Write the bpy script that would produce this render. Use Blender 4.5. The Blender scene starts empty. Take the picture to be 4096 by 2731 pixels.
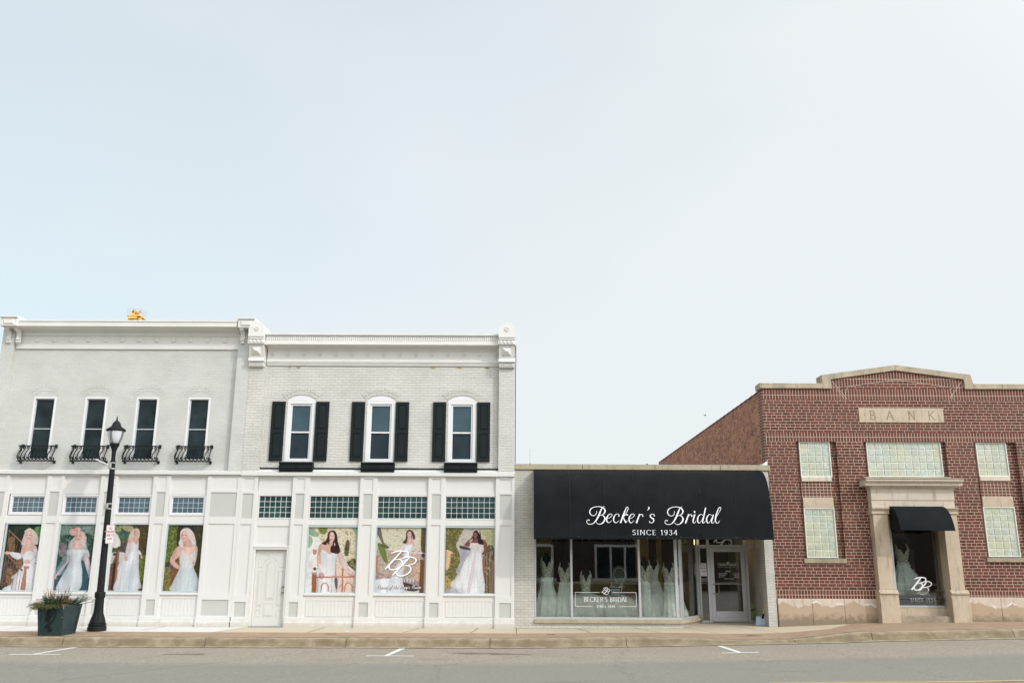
import bpy, bmesh, math, random
import numpy as np
from mathutils import Vector, Matrix
C = bpy.context; S = C.scene; COL = S.collection
random.seed(4)
# ---------------------------------------------------------------- camera
CAM_D, CAM_H = 24.6, 1.65
TH, PS, RO = 0.2475627, -0.00197057, 0.00461463
fwd = Vector((math.sin(PS)*math.cos(TH), math.cos(PS)*math.cos(TH), math.sin(TH)))
rgt = Vector((math.cos(PS), -math.sin(PS), 0)); up = rgt.cross(fwd)
r2 = rgt*math.cos(RO)+up*math.sin(RO); u2 = up*math.cos(RO)-rgt*math.sin(RO)
cd = bpy.data.cameras.new('camera'); cam = bpy.data.objects.new('camera', cd); COL.objects.link(cam)
cd.sensor_width = 36; cd.lens = 3550.42*36/4096; cd.clip_end = 3000; cd.clip_start = .1
cam.matrix_world = Matrix(((r2.x, u2.x, -fwd.x, 0), (r2.y, u2.y, -fwd.y, -CAM_D), (r2.z, u2.z, -fwd.z, CAM_H), (0, 0, 0, 1)))
S.camera = cam
# ---------------------------------------------------------------- light
SUNV = Vector((1.2, -1.0, 1.1)).normalized()
EL = math.asin(SUNV.z); AZ = math.atan2(SUNV.x, SUNV.y)
w = bpy.data.worlds.new('World'); S.world = w; w.use_nodes = True
nt = w.node_tree; N = nt.nodes; L = nt.links; N.clear()
out = N.new('ShaderNodeOutputWorld'); bg = N.new('ShaderNodeBackground'); L.new(bg.outputs[0], out.inputs[0])
sky = N.new('ShaderNodeTexSky'); sky.sky_type = 'NISHITA'; sky.sun_disc = False
sky.sun_elevation = EL; sky.sun_rotation = AZ; sky.air_density = 1.0; sky.dust_density = 1.5
tc = N.new('ShaderNodeTexCoord')
mp = N.new('ShaderNodeMapping'); mp.inputs['Scale'].default_value = (1.0, 1.0, 2.2); L.new(tc.outputs['Generated'], mp.inputs[0])
nz = N.new('ShaderNodeTexNoise'); nz.inputs['Scale'].default_value = 1.5; nz.inputs['Detail'].default_value = 3; nz.inputs['Roughness'].default_value = .5; nz.inputs['Distortion'].default_value = .5
L.new(mp.outputs[0], nz.inputs['Vector'])
# thin high overcast: white veil, thinner up to the left, brighter round the sun
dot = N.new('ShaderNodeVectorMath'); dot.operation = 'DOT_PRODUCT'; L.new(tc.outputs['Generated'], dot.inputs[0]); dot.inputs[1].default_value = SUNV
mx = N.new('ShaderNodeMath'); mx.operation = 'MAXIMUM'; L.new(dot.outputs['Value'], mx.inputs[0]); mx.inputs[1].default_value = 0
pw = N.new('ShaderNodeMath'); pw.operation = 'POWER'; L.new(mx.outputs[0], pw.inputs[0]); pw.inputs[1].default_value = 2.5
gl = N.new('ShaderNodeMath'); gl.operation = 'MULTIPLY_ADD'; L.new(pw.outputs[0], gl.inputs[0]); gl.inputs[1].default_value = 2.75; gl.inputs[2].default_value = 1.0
d2 = N.new('ShaderNodeVectorMath'); d2.operation = 'DOT_PRODUCT'; L.new(tc.outputs['Generated'], d2.inputs[0]); d2.inputs[1].default_value = Vector((-.55, .5, .75)).normalized()
sm = N.new('ShaderNodeMath'); sm.operation = 'MULTIPLY_ADD'; L.new(nz.outputs[0], sm.inputs[0]); sm.inputs[1].default_value = -.42; L.new(d2.outputs['Value'], sm.inputs[2])
mr = N.new('ShaderNodeMapRange'); L.new(sm.outputs[0], mr.inputs[0]); mr.inputs[1].default_value = .34; mr.inputs[2].default_value = .84; mr.inputs[3].default_value = .97; mr.inputs[4].default_value = .70
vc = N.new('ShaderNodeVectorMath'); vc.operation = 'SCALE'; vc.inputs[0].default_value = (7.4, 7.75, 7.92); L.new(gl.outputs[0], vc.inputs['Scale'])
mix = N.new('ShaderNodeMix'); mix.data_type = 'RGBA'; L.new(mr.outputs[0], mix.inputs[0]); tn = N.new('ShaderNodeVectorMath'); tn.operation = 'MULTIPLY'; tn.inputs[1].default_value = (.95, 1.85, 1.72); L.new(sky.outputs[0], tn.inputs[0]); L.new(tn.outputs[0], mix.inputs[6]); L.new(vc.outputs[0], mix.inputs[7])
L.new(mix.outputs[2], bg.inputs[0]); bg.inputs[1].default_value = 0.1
sd = bpy.data.lights.new('sun', 'SUN'); sun = bpy.data.objects.new('sun', sd); COL.objects.link(sun)
sd.energy = 1.3; sd.angle = math.radians(2.0); sd.color = (1, .95, .88)
sun.rotation_euler = (-SUNV).to_track_quat('-Z', 'Y').to_euler(); sun.location = (20, -20, 30)
S.view_settings.view_transform = 'Standard'; S.view_settings.look = 'None'; S.view_settings.gamma = 1; S.view_settings.exposure = 0.2
S.cycles.max_bounces = 8; S.cycles.transparent_max_bounces = 16; S.cycles.use_denoising = True

# ---------------------------------------------------------------- helpers
def lin(r, g, b):
    return tuple((c/255/12.92 if c/255 <= .04045 else ((c/255+.055)/1.055)**2.4) for c in (r, g, b))
def props(o, label=None, cat=None, group=None, kind=None):
    if label: o['label'] = label
    if cat: o['category'] = cat
    if group: o['group'] = group
    if kind: o['kind'] = kind
    return o
def thing(name, label, cat, loc=(0, 0, 0), group=None):
    o = bpy.data.objects.new(name, None); COL.objects.link(o); o.location = loc; o.empty_display_size = .3
    return props(o, label, cat, group)
def root_of(o):
    while o.parent: o = o.parent
    return o
def copy_tree(o, parent=None):
    kids = [c for c in bpy.data.objects if c.parent == o]
    c = o.copy(); COL.objects.link(c); c.parent = parent
    for k in kids: copy_tree(k, c)
    return c
def catmull(pts, n=6, closed=False):
    P = [tuple(p) for p in pts]
    if len(P) < 3: return P
    if closed: Q = [P[-1]]+P+[P[0], P[1]]
    else: Q = [tuple(2*a-b for a, b in zip(P[0], P[1]))]+P+[tuple(2*a-b for a, b in zip(P[-1], P[-2]))]
    R = []
    for i in range(1, len(Q)-2):
        for k in range(n):
            t = k/n
            R.append(tuple(.5*(2*b+(c-a)*t+(2*a-5*b+4*c-d)*t*t+(3*b-a-3*c+d)*t**3) for a, b, c, d in zip(Q[i-1], Q[i], Q[i+1], Q[i+2])))
    if not closed: R.append(P[-1])
    return R
class MB:
    def __init__(s): s.v = []; s.f = []; s.m = []; s.smooth = False
    def face(s, pts, m=0):
        i = len(s.v); s.v += [tuple(p) for p in pts]; s.f.append(tuple(range(i, i+len(pts)))); s.m.append(m)
    def quads(s, vs, fs, m=0):
        i = len(s.v); s.v += [tuple(p) for p in vs]; s.f += [tuple(i+k for k in f) for f in fs]; s.m += [m]*len(fs)
    def box(s, x0, x1, y0, y1, z0, z1, m=0):
        s.quads([(x0, y0, z0), (x1, y0, z0), (x1, y1, z0), (x0, y1, z0), (x0, y0, z1), (x1, y0, z1), (x1, y1, z1), (x0, y1, z1)],
                [(0, 3, 2, 1), (4, 5, 6, 7), (0, 1, 5, 4), (1, 2, 6, 5), (2, 3, 7, 6), (3, 0, 4, 7)], m)
    def bev(s, x0, x1, y0, y1, z0, z1, b=.01, m=0):   # box with chamfered front edges
        s.quads([(x0+b, y0, z0+b), (x1-b, y0, z0+b), (x1-b, y0, z1-b), (x0+b, y0, z1-b), (x0, y0+b, z0), (x1, y0+b, z0), (x1, y0+b, z1), (x0, y0+b, z1), (x0, y1, z0), (x1, y1, z0), (x1, y1, z1), (x0, y1, z1)],
                [(0, 1, 2, 3), (4, 5, 1, 0), (5, 6, 2, 1), (6, 7, 3, 2), (7, 4, 0, 3), (8, 9, 5, 4), (9, 10, 6, 5), (10, 11, 7, 6), (11, 8, 4, 7), (11, 10, 9, 8)], m)
    def prism(s, poly, y0, y1, m=0):      # (x,z) outline, counter-clockwise seen from -y
        n = len(poly)
        s.quads([(x, y0, z) for x, z in poly]+[(x, y1, z) for x, z in poly],
                [tuple(range(n)), tuple(range(2*n-1, n-1, -1))]+[(i, n+i, n+(i+1) % n, (i+1) % n) for i in range(n)], m)
    def exx(s, prof, x0, x1, m=0):        # closed (y,z) profile extruded along x
        n = len(prof)
        s.quads([(x0, y, z) for y, z in prof]+[(x1, y, z) for y, z in prof],
                [tuple(range(n)), tuple(range(2*n-1, n-1, -1))]+[(i, n+i, n+(i+1) % n, (i+1) % n) for i in range(n)], m)
    def tube(s, pts, r, n=6, m=0):
        pts = [Vector(p) for p in pts]; R = r if isinstance(r, (list, tuple)) else [r]*len(pts)
        rings = []; b = len(s.v); ref = None
        for i, p in enumerate(pts):
            t = (pts[min(i+1, len(pts)-1)]-pts[max(i-1, 0)]).normalized()
            if ref is None: ref = Vector((0, 0, 1)) if abs(t.z) < .9 else Vector((1, 0, 0))
            a = t.cross(ref).normalized(); c = a.cross(t); ref = c
            for k in range(n):
                g = 2*math.pi*k/n; s.v.append(tuple(p+(a*math.cos(g)+c*math.sin(g))*R[i]))
        for i in range(len(pts)-1):
            for k in range(n):
                s.f.append((b+i*n+k, b+i*n+(k+1) % n, b+(i+1)*n+(k+1) % n, b+(i+1)*n+k)); s.m.append(m)
        s.f.append(tuple(b+k for k in range(n))[::-1]); s.m.append(m)
        e = b+(len(pts)-1)*n; s.f.append(tuple(e+k for k in range(n))); s.m.append(m)
    def lathe(s, prof, cx=0, cy=0, n=24, m=0, sx=1, sy=1, fn=None, caps=True):
        b = len(s.v)
        for i, (r, z) in enumerate(prof):
            for k in range(n):
                g = 2*math.pi*k/n; q = r*(fn(g, i/(len(prof)-1)) if fn else 1)
                s.v.append((cx+q*math.cos(g)*sx, cy+q*math.sin(g)*sy, z))
        for i in range(len(prof)-1):
            for k in range(n):
                s.f.append((b+i*n+k, b+i*n+(k+1) % n, b+(i+1)*n+(k+1) % n, b+(i+1)*n+k)); s.m.append(m)
        if caps:
            s.f.append(tuple(b+k for k in range(n))[::-1]); s.m.append(m)
            e = b+(len(prof)-1)*n; s.f.append(tuple(e+k for k in range(n))); s.m.append(m)
    def grid(s, x0, x1, z0, z1, y, holes=(), m=0, mf=None):
        """wall front at y with recessed holes (xa,xb,za,zb,depth,backmat or None)"""
        xs = sorted({x0, x1}|{h[0] for h in holes}|{h[1] for h in holes}); zs = sorted({z0, z1}|{h[2] for h in holes}|{h[3] for h in holes})
        xs = [x for x in xs if x0 <= x <= x1]; zs = [z for z in zs if z0 <= z <= z1]
        for a, b in zip(xs, xs[1:]):
            for c, d in zip(zs, zs[1:]):
                if b-a < 1e-6 or d-c < 1e-6: continue
                mxx, mz = (a+b)/2, (c+d)/2
                if any(h[0] < mxx < h[1] and h[2] < mz < h[3] for h in holes): continue
                s.face([(a, y, c), (b, y, c), (b, y, d), (a, y, d)], mf(mxx, mz) if mf else m)
        for h in holes:
            a, b, c, d, dp, bm = h; Y = y+dp
            s.face([(a, y, c), (a, y, d), (a, Y, d), (a, Y, c)], m); s.face([(b, y, c), (b, Y, c), (b, Y, d), (b, y, d)], m)
            s.face([(a, y, c), (a, Y, c), (b, Y, c), (b, y, c)], m); s.face([(a, y, d), (b, y, d), (b, Y, d), (a, Y, d)], m)
            if bm is not None: s.face([(a, Y, c), (b, Y, c), (b, Y, d), (a, Y, d)], bm)
    def build(s, name, mats, parent=None, local=False, smooth=False):
        me = bpy.data.meshes.new(name); off = Vector((0, 0, 0))
        if parent is not None and not local: off = root_of(parent).location
        me.from_pydata([(x-off.x, y-off.y, z-off.z) for x, y, z in s.v], [], s.f)
        if not isinstance(mats, (list, tuple)): mats = [mats]
        for mm in mats: me.materials.append(mm)
        if len(mats) > 1: me.polygons.foreach_set('material_index', s.m)
        if smooth: me.polygons.foreach_set('use_smooth', [True]*len(me.polygons))
        me.update(); o = bpy.data.objects.new(name, me); COL.objects.link(o); o.parent = parent
        return o
def ribbon(mb, pts, fmap, lift=0.0, m=0, sub=6, step=.00004):
    """pen stroke: pts (x,y,width) in drawing units, fmap(x,y,lift)->3-D"""
    P = catmull(pts, sub) if sub > 1 else pts
    b = len(mb.v); n = len(P)
    for i, (x, y, w_) in enumerate(P):
        x0, y0, _ = P[max(i-1, 0)]; x1, y1, _ = P[min(i+1, n-1)]
        dx, dy = x1-x0, y1-y0; l = math.hypot(dx, dy) or 1
        nx, ny = -dy/l*w_/2, dx/l*w_/2
        mb.v.append(fmap(x+nx, y+ny, lift+i*step)); mb.v.append(fmap(x-nx, y-ny, lift+i*step))
    for i in range(n-1): mb.f.append((b+2*i, b+2*i+2, b+2*i+3, b+2*i+1)); mb.m.append(m)

# ---------------------------------------------------------------- stroke lettering
c_ = lambda *p: ('c', p); l_ = lambda *p: ('l', p)
GL = {
'A': (.74, [l_((.02, 0), (.37, 1)), l_((.37, 1), (.72, 0)), l_((.16, .36), (.58, .36))]),
'B': (.62, [l_((.12, 0), (.12, 1)), c_((.12, .98), (.38, .98), (.52, .76), (.38, .53), (.12, .52)), c_((.12, .52), (.42, .52), (.58, .27), (.42, .02), (.12, .02))]),
'C': (.74, [c_((.70, .82), (.55, .97), (.35, .98), (.12, .78), (.06, .5), (.12, .22), (.35, .02), (.55, .03), (.70, .18))]),
'D': (.76, [l_((.12, 0), (.12, 1)), c_((.12, .98), (.42, .96), (.66, .75), (.70, .5), (.66, .25), (.42, .04), (.12, .02))]),
'E': (.58, [l_((.12, 0), (.12, 1)), l_((.12, .98), (.52, .98)), l_((.12, .52), (.44, .52)), l_((.12, .02), (.54, .02))]),
'F': (.54, [l_((.12, 0), (.12, 1)), l_((.12, .98), (.52, .98)), l_((.12, .52), (.44, .52))]),
'G': (.78, [c_((.70, .82), (.55, .97), (.35, .98), (.12, .78), (.06, .5), (.12, .22), (.35, .02), (.55, .03), (.70, .12)), l_((.70, .0), (.70, .42)), l_((.5, .42), (.74, .42))]),
'H': (.78, [l_((.12, 0), (.12, 1)), l_((.66, 0), (.66, 1)), l_((.12, .52), (.66, .52))]),
'I': (.26, [l_((.13, 0), (.13, 1))]),
'K': (.70, [l_((.12, 0), (.12, 1)), l_((.62, 1), (.13, .45)), l_((.26, .58), (.68, 0))]),
'L': (.56, [l_((.12, 0), (.12, 1)), l_((.12, .02), (.54, .02))]),
'M': (.92, [l_((.12, 0), (.14, 1)), l_((.14, 1), (.46, .1)), l_((.46, .1), (.78, 1)), l_((.78, 1), (.80, 0))]),
'N': (.80, [l_((.12, 0), (.12, 1)), l_((.12, 1), (.68, 0)), l_((.68, 0), (.68, 1))]),
'O': (.82, [c_((.41, .99), (.16, .86), (.06, .5), (.16, .14), (.41, .01), (.66, .14), (.76, .5), (.66, .86), (.41, .99))]),
'P': (.58, [l_((.12, 0), (.12, 1)), c_((.12, .98), (.40, .98), (.55, .73), (.40, .47), (.12, .46))]),
'R': (.66, [l_((.12, 0), (.12, 1)), c_((.12, .98), (.40, .98), (.54, .75), (.40, .52), (.12, .5)), l_((.32, .5), (.64, 0))]),
'S': (.54, [c_((.46, .84), (.36, .98), (.2, .97), (.09, .80), (.15, .62), (.38, .46), (.48, .26), (.38, .05), (.2, .01), (.06, .16))]),
'T': (.64, [l_((.32, 0), (.32, 1)), l_((.03, .98), (.61, .98))]),
'U': (.76, [c_((.12, 1), (.12, .35), (.2, .08), (.38, .01), (.56, .08), (.64, .35), (.64, 1))]),
'W': (1.0, [l_((.03, 1), (.27, 0)), l_((.27, 0), (.5, .9)), l_((.5, .9), (.73, 0)), l_((.73, 0), (.97, 1))]),
'Y': (.68, [l_((.04, 1), (.34, .48)), l_((.64, 1), (.34, .48)), l_((.34, .48), (.34, 0))]),
'0': (.58, [c_((.29, .99), (.12, .86), (.06, .5), (.12, .14), (.29, .01), (.46, .14), (.52, .5), (.46, .86), (.29, .99))]),
'1': (.36, [l_((.2, 0), (.2, 1)), l_((.06, .82), (.2, .98))]),
'3': (.52, [c_((.08, .84), (.2, .98), (.36, .95), (.42, .77), (.34, .57), (.2, .53)), c_((.2, .53), (.38, .5), (.47, .28), (.36, .05), (.2, .01), (.05, .14))]),
'4': (.58, [l_((.42, 0), (.42, 1)), l_((.42, .98), (.04, .28)), l_((.04, .28), (.56, .28))]),
'5': (.52, [l_((.12, .98), (.46, .98)), l_((.13, .98), (.10, .56)), c_((.10, .56), (.26, .62), (.42, .5), (.47, .3), (.38, .06), (.2, .01), (.05, .14))]),
'6': (.54, [c_((.42, .9), (.3, .98), (.14, .8), (.07, .45), (.1, .12), (.27, .01), (.44, .12), (.47, .35), (.38, .55), (.22, .57), (.08, .38))]),
'7': (.52, [l_((.04, .98), (.48, .98)), l_((.48, .98), (.18, 0))]),
'9': (.54, [c_((.12, .1), (.25, .02), (.4, .2), (.47, .55), (.44, .88), (.27, .99), (.10, .88), (.07, .65), (.16, .45), (.32, .43), (.46, .62))]),
'&': (.72, [c_((.68, .45), (.55, .15), (.3, .01), (.08, .15), (.12, .38), (.38, .62), (.42, .85), (.28, .98), (.17, .82), (.3, .5), (.66, .02))]),
"'": (.2, [l_((.12, 1), (.06, .74))]), '-': (.36, [l_((.04, .45), (.32, .45))]), ' ': (.34, []),
'a': (.44, [c_((.36, .42), (.2, .46), (.07, .28), (.08, .05), (.22, .03), (.36, .35)), c_((.38, .46), (.34, .12), (.44, .02))]),
'c': (.36, [c_((.34, .38), (.2, .46), (.07, .28), (.1, .05), (.24, .0), (.36, .12))]),
'e': (.38, [c_((.08, .22), (.3, .28), (.3, .44), (.16, .44), (.06, .2), (.14, .0), (.34, .1))]),
'f': (.28, [c_((.36, .95), (.26, 1.0), (.2, .7), (.14, 0), (.08, -.35), (-.02, -.3)), l_((.05, .42), (.32, .42))]),
'g': (.42, [c_((.36, .42), (.2, .46), (.07, .28), (.1, .05), (.24, .05), (.38, .4)), c_((.38, .45), (.34, 0), (.24, -.36), (.06, -.28))]),
'h': (.44, [l_((.08, 0), (.14, 1)), c_((.1, .25), (.24, .46), (.34, .4), (.32, .08), (.42, .02))]),
'i': (.22, [l_((.1, .44), (.09, .02)), l_((.12, .62), (.12, .7))]),
'm': (.66, [l_((.08, 0), (.1, .44)), c_((.1, .2), (.2, .44), (.3, .4), (.3, 0)), c_((.3, .2), (.42, .45), (.53, .38), (.52, .06), (.62, .02))]),
'o': (.42, [c_((.2, .45), (.07, .3), (.08, .06), (.2, .0), (.34, .1), (.36, .34), (.2, .45))]),
't': (.28, [l_((.12, 0), (.18, .8)), l_((.04, .45), (.28, .45))]),
'.': (.2, [l_((.05, .5), (.1, .52))]),
}
def text_width(t, sp=.12): return sum(GL[ch][0]+sp for ch in t)-sp
def write(mb, t, x, y, h, fmap, thick=.13, thin=.05, serif=True, sp=.12, sx=1.0, slant=0, center=False, lift0=0):
    """stroke letters of cap height h, lower left corner (x,y)"""
    if center: x -= text_width(t, sp)*h*sx/2
    k = 0
    for ch in t:
        w_, strokes = GL[ch]
        for kind, pts in strokes:
            Q = catmull(pts, 5) if kind == 'c' else list(pts)
            out_ = []
            for i, p in enumerate(Q):
                a = Q[max(i-1, 0)]; b = Q[min(i+1, len(Q)-1)]; dx, dy = (b[0]-a[0])*sx, b[1]-a[1]; l = math.hypot(dx, dy) or 1
                wd = (thin+(thick-thin)*abs(dy)/l)*h
                out_.append((x+(p[0]+slant*p[1])*h*sx, y+p[1]*h, wd))
            k += 1; ribbon(mb, out_, fmap, lift0+k*.0003, sub=1)
            if serif and kind == 'l' and abs(pts[0][1]-pts[-1][1]) > .3:
                for p in (pts[0], pts[-1]):
                    if p[1] in (0, 1):
                        k += 1; yy = y+(thin/2*h if p[1] == 0 else h-thin/2*h)
                        ribbon(mb, [(x+(p[0]-.11)*h*sx, yy, thin*h), (x+(p[0]+.11)*h*sx, yy, thin*h)], fmap, lift0+k*.0003, sub=1)
        x += (w_+sp)*h*sx
        if k > 8: k = 0
BBL = [[(615, 600, 26), (560, 660, 40), (420, 815, 42), (265, 982, 44)], [(388, 655, 16), (460, 620, 34), (560, 600, 34), (660, 600, 34), (740, 622, 38), (758, 670, 40), (725, 720, 34), (640, 755, 26), (520, 775, 22), (415, 792, 18)],
       [(520, 775, 18), (590, 785, 28), (630, 830, 40), (612, 890, 38), (550, 950, 32), (470, 988, 32), (385, 988, 34), (350, 945, 40), (365, 880, 36), (405, 815, 26), (450, 780, 18)],
       [(795, 715, 22), (720, 800, 40), (560, 965, 42), (425, 1112, 44)], [(590, 772, 14), (680, 737, 30), (780, 722, 34), (880, 742, 38), (922, 790, 42), (895, 845, 34), (830, 880, 28), (720, 905, 24), (590, 915, 16)],
       [(720, 905, 16), (790, 928, 30), (810, 978, 40), (782, 1040, 38), (710, 1095, 32), (610, 1122, 32), (535, 1108, 36), (508, 1055, 40), (535, 990, 36), (600, 925, 18)]]
def logo(mb, cx, cz, width, fmap, bold=1.0, lift=.0):
    s = width/660
    for i, st in enumerate(BBL):
        ribbon(mb, [((x-595)*s+cx, -(y-856)*s+cz, w_*s*bold) for x, y, w_ in st], fmap, lift+i*.0008)
def flat(y):   # map onto a vertical plane facing the street
    return lambda a, b, l: (a, y-.002-l, b)
# ---------------------------------------------------------------- materials
def newmat(name):
    m = bpy.data.materials.new(name); m.use_nodes = True; nt = m.node_tree; nt.nodes.clear()
    o = nt.nodes.new('ShaderNodeOutputMaterial'); b = nt.nodes.new('ShaderNodeBsdfPrincipled'); nt.links.new(b.outputs[0], o.inputs[0])
    return m, nt, b
def nd(nt, t, **k):
    n = nt.nodes.new('ShaderNode'+t)
    for a, v in k.items():
        if a.startswith('i_'): n.inputs[a[2:].replace('_', ' ')].default_value = v
        elif a.startswith('n') and a[1:].isdigit(): n.inputs[int(a[1:])].default_value = v
        else: setattr(n, a, v)
    return n
def rgba(c): return (c[0], c[1], c[2], 1)
def noise(nt, vec, scale, detail=3, rough=.55, dist=0):
    n = nd(nt, 'TexNoise', i_Scale=scale, i_Detail=detail, i_Roughness=rough, i_Distortion=dist)
    if vec: nt.links.new(vec, n.inputs['Vector'])
    return n.outputs['Fac']
def mixc(nt, f, a, b, mode='MIX'):
    n = nd(nt, 'Mix', data_type='RGBA', blend_type=mode)
    for s, v in ((0, f), (6, a), (7, b)):
        if hasattr(v, 'is_output') or hasattr(v, 'links'): nt.links.new(v, n.inputs[s])
        else: n.inputs[s].default_value = v if s == 0 else rgba(v)
    return n.outputs[2]
def rng(nt, v, a, b, c=0, d=1):
    n = nd(nt, 'MapRange'); nt.links.new(v, n.inputs[0])
    for i, q in ((1, a), (2, b), (3, c), (4, d)): n.inputs[i].default_value = q
    return n.outputs[0]
def math2(nt, op, a, b):
    n = nd(nt, 'Math', operation=op)
    for i, v in enumerate((a, b)):
        if hasattr(v, 'links'): nt.links.new(v, n.inputs[i])
        else: n.inputs[i].default_value = v
    return n.outputs[0]
def objvec(nt): return nd(nt, 'TexCoord').outputs['Object']
def bump(nt, b, h, strength=.3, dist=.01):
    n = nd(nt, 'Bump', i_Strength=strength, i_Distance=dist); nt.links.new(h, n.inputs['Height']); nt.links.new(n.outputs[0], b.inputs['Normal']); return n
def plain(name, col, rough=.6, metal=0, var=.06, scale=3, bumps=0, bscale=60, spec=None):
    m, nt, b = newmat(name); v = objvec(nt)
    n = noise(nt, v, scale, 5)
    c = mixc(nt, rng(nt, n, .3, .7), tuple(x*(1-var) for x in col), tuple(min(1, x*(1+var)) for x in col))
    nt.links.new(c, b.inputs['Base Color']); b.inputs['Roughness'].default_value = rough; b.inputs['Metallic'].default_value = metal
    if spec is not None: b.inputs['Specular IOR Level'].default_value = spec
    if bumps: bump(nt, b, noise(nt, v, bscale, 4), bumps, .005)
    return m
def wallvec(nt, swap=False, warp=.0):
    v = objvec(nt); s = nd(nt, 'SeparateXYZ'); nt.links.new(v, s.inputs[0])
    h = math2(nt, 'ADD', s.outputs[0], s.outputs[1]); z = s.outputs[2]
    if warp:
        z = math2(nt, 'ADD', z, math2(nt, 'MULTIPLY', noise(nt, v, 2.2, 2), warp))
        h = math2(nt, 'ADD', h, math2(nt, 'MULTIPLY', noise(nt, v, 9, 1), warp*1.5))
    c = nd(nt, 'CombineXYZ'); nt.links.new(z if swap else h, c.inputs[0]); nt.links.new(h if swap else z, c.inputs[1])
    return v, c.outputs[0]
def brick(name, c1, c2, mort, bw=.22, rh=.075, ms=.011, swap=False, offset=.5, warp=0, rough=.8, bstr=.6, dirt=.1, mottle=None, freq=2, squash=1, sqf=2):
    m, nt, b = newmat(name); v, vec = wallvec(nt, swap, warp)
    t = nd(nt, 'TexBrick', offset=offset, offset_frequency=freq, squash=squash, squash_frequency=sqf, i_Scale=1, i_Mortar_Size=ms/2, i_Mortar_Smooth=.25, i_Bias=0, i_Brick_Width=bw, i_Row_Height=rh)
    nt.links.new(vec, t.inputs['Vector'])
    for k, c in (('Color1', c1), ('Color2', c2), ('Mortar', mort)): t.inputs[k].default_value = rgba(c)
    col = t.outputs['Color']
    if mottle: col = mixc(nt, rng(nt, noise(nt, v, mottle[1], 4, .6), mottle[2], mottle[3]), col, mottle[0])
    n = noise(nt, v, 1.3, 6, .65)
    col = mixc(nt, dirt, col, mixc(nt, rng(nt, n, .35, .65), (.25, .22, .19), (1, 1, 1)), 'MULTIPLY')
    col = mixc(nt, .5, col, mixc(nt, rng(nt, noise(nt, v, 45, 3), .3, .7), (.8, .8, .8), (1.1, 1.1, 1.1)), 'MULTIPLY')
    nt.links.new(col, b.inputs['Base Color']); b.inputs['Roughness'].default_value = rough
    h = math2(nt, 'ADD', math2(nt, 'MULTIPLY', t.outputs['Fac'], -1.0), math2(nt, 'MULTIPLY', noise(nt, v, 40, 4), .35))
    bump(nt, b, h, bstr, .012)
    return m
M = {}
GREY = (.60, .60, .565)
M['grey_brick'] = brick('grey_painted_brick', tuple(x*1.0 for x in GREY), tuple(x*.94 for x in GREY), tuple(x*.84 for x in GREY), ms=.008, warp=.02, rough=.6, bstr=.5, dirt=.12)
M['old_brick'] = brick('old_painted_brick', (.64, .625, .58), (.605, .59, .545), (.50, .485, .44), ms=.010, warp=.05, rough=.65, bstr=.75, dirt=.16)
M['white_brick'] = brick('white_painted_brick', (.60, .575, .53), (.55, .53, .48), (.40, .37, .32), bw=.205, rh=.068, ms=.009, warp=.01, rough=.65, bstr=.7, dirt=.25)
RB1, RB2, MO = (.172, .043, .027), (.100, .027, .019), (.60, .51, .385)
M['red_brick'] = brick('red_brick', RB1, RB2, MO, bw=.225, rh=.0825, ms=.0125, bstr=.8, dirt=.25, squash=.62, sqf=3, offset=.42, warp=.006, mottle=((.2, .06, .04), 6, .6, .8))
M['soldier'] = brick('soldier_brick', RB1, RB2, MO, bw=.235, rh=.0825, ms=.014, swap=True, offset=0, bstr=.8, dirt=.1)
M['header'] = brick('header_brick', RB1, RB2, (.5, .42, .32), bw=.1, rh=.0825, ms=.018, offset=0, bstr=.8, dirt=.1)
M['common'] = brick('common_brick', (.50, .22, .11), (.27, .085, .05), (.42, .31, .21), bw=.21, rh=.07, ms=.011, warp=.02, bstr=.7, dirt=.3, mottle=((.13, .065, .05), 4.5, .56, .66))
WH = (.665, .65, .63)
M['trim'] = plain('white_trim_paint', WH, .45, var=.02)
m, nt, b = newmat('white_trim_paint'); v = objvec(nt); s = nd(nt, 'SeparateXYZ'); nt.links.new(v, s.inputs[0])
mp = nd(nt, 'Mapping'); mp.inputs['Scale'].default_value = (5, 5, .7); nt.links.new(v, mp.inputs[0])
c = mixc(nt, rng(nt, noise(nt, mp.outputs[0], 2, 5, .6), .3, .7), tuple(x*.985 for x in WH), tuple(x*1.01 for x in WH))
g = math2(nt, 'ADD', s.outputs[2], math2(nt, 'MULTIPLY', noise(nt, v, 5, 5, .7), -.38))
c = mixc(nt, rng(nt, g, .06, -.10, 0, .55), c, (.42, .37, .30)); nt.links.new(c, b.inputs['Base Color']); b.inputs['Roughness'].default_value = .45; bump(nt, b, noise(nt, mp.outputs[0], 9, 3), .05, .004); M['trim'] = m
M['panel_grey'] = plain('pale_grey_panel_paint', (.49, .49, .46), .5, var=.02)
M['door'] = plain('white_door_paint', (.63, .615, .585), .4, var=.02)
M['vinyl'] = plain('white_vinyl', (.71, .70, .705), .3, var=.01)
M['cornice'] = plain('cream_cornice_paint', (.68, .66, .625), .5, var=.04, scale=1.5, bumps=.1, bscale=20)
M['alu'] = plain('pale_blue_aluminium', (.50, .58, .60), .35, .3, var=.03)
M['alu2'] = plain('silver_aluminium', (.55, .56, .58), .38, .35, var=.03)
M['black'] = plain('black_iron_paint', (.010, .012, .012), .6, var=.3, spec=.2)
M['shutter'] = plain('black_shutter_paint', (.009, .0135, .015), .6, var=.15, spec=.2)
M['box'] = plain('black_flower_box', (.008, .011, .012), .6, var=.15, spec=.2)
M['dark_line'] = plain('black_board', (.012, .014, .015), .5)
M['planter'] = plain('slate_blue_planter', (.014, .034, .038), .55, var=.25, scale=6, bumps=.3)
M['clay'] = plain('clay_coping_tile', (.30, .14, .13), .5, var=.25, scale=2)
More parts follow.
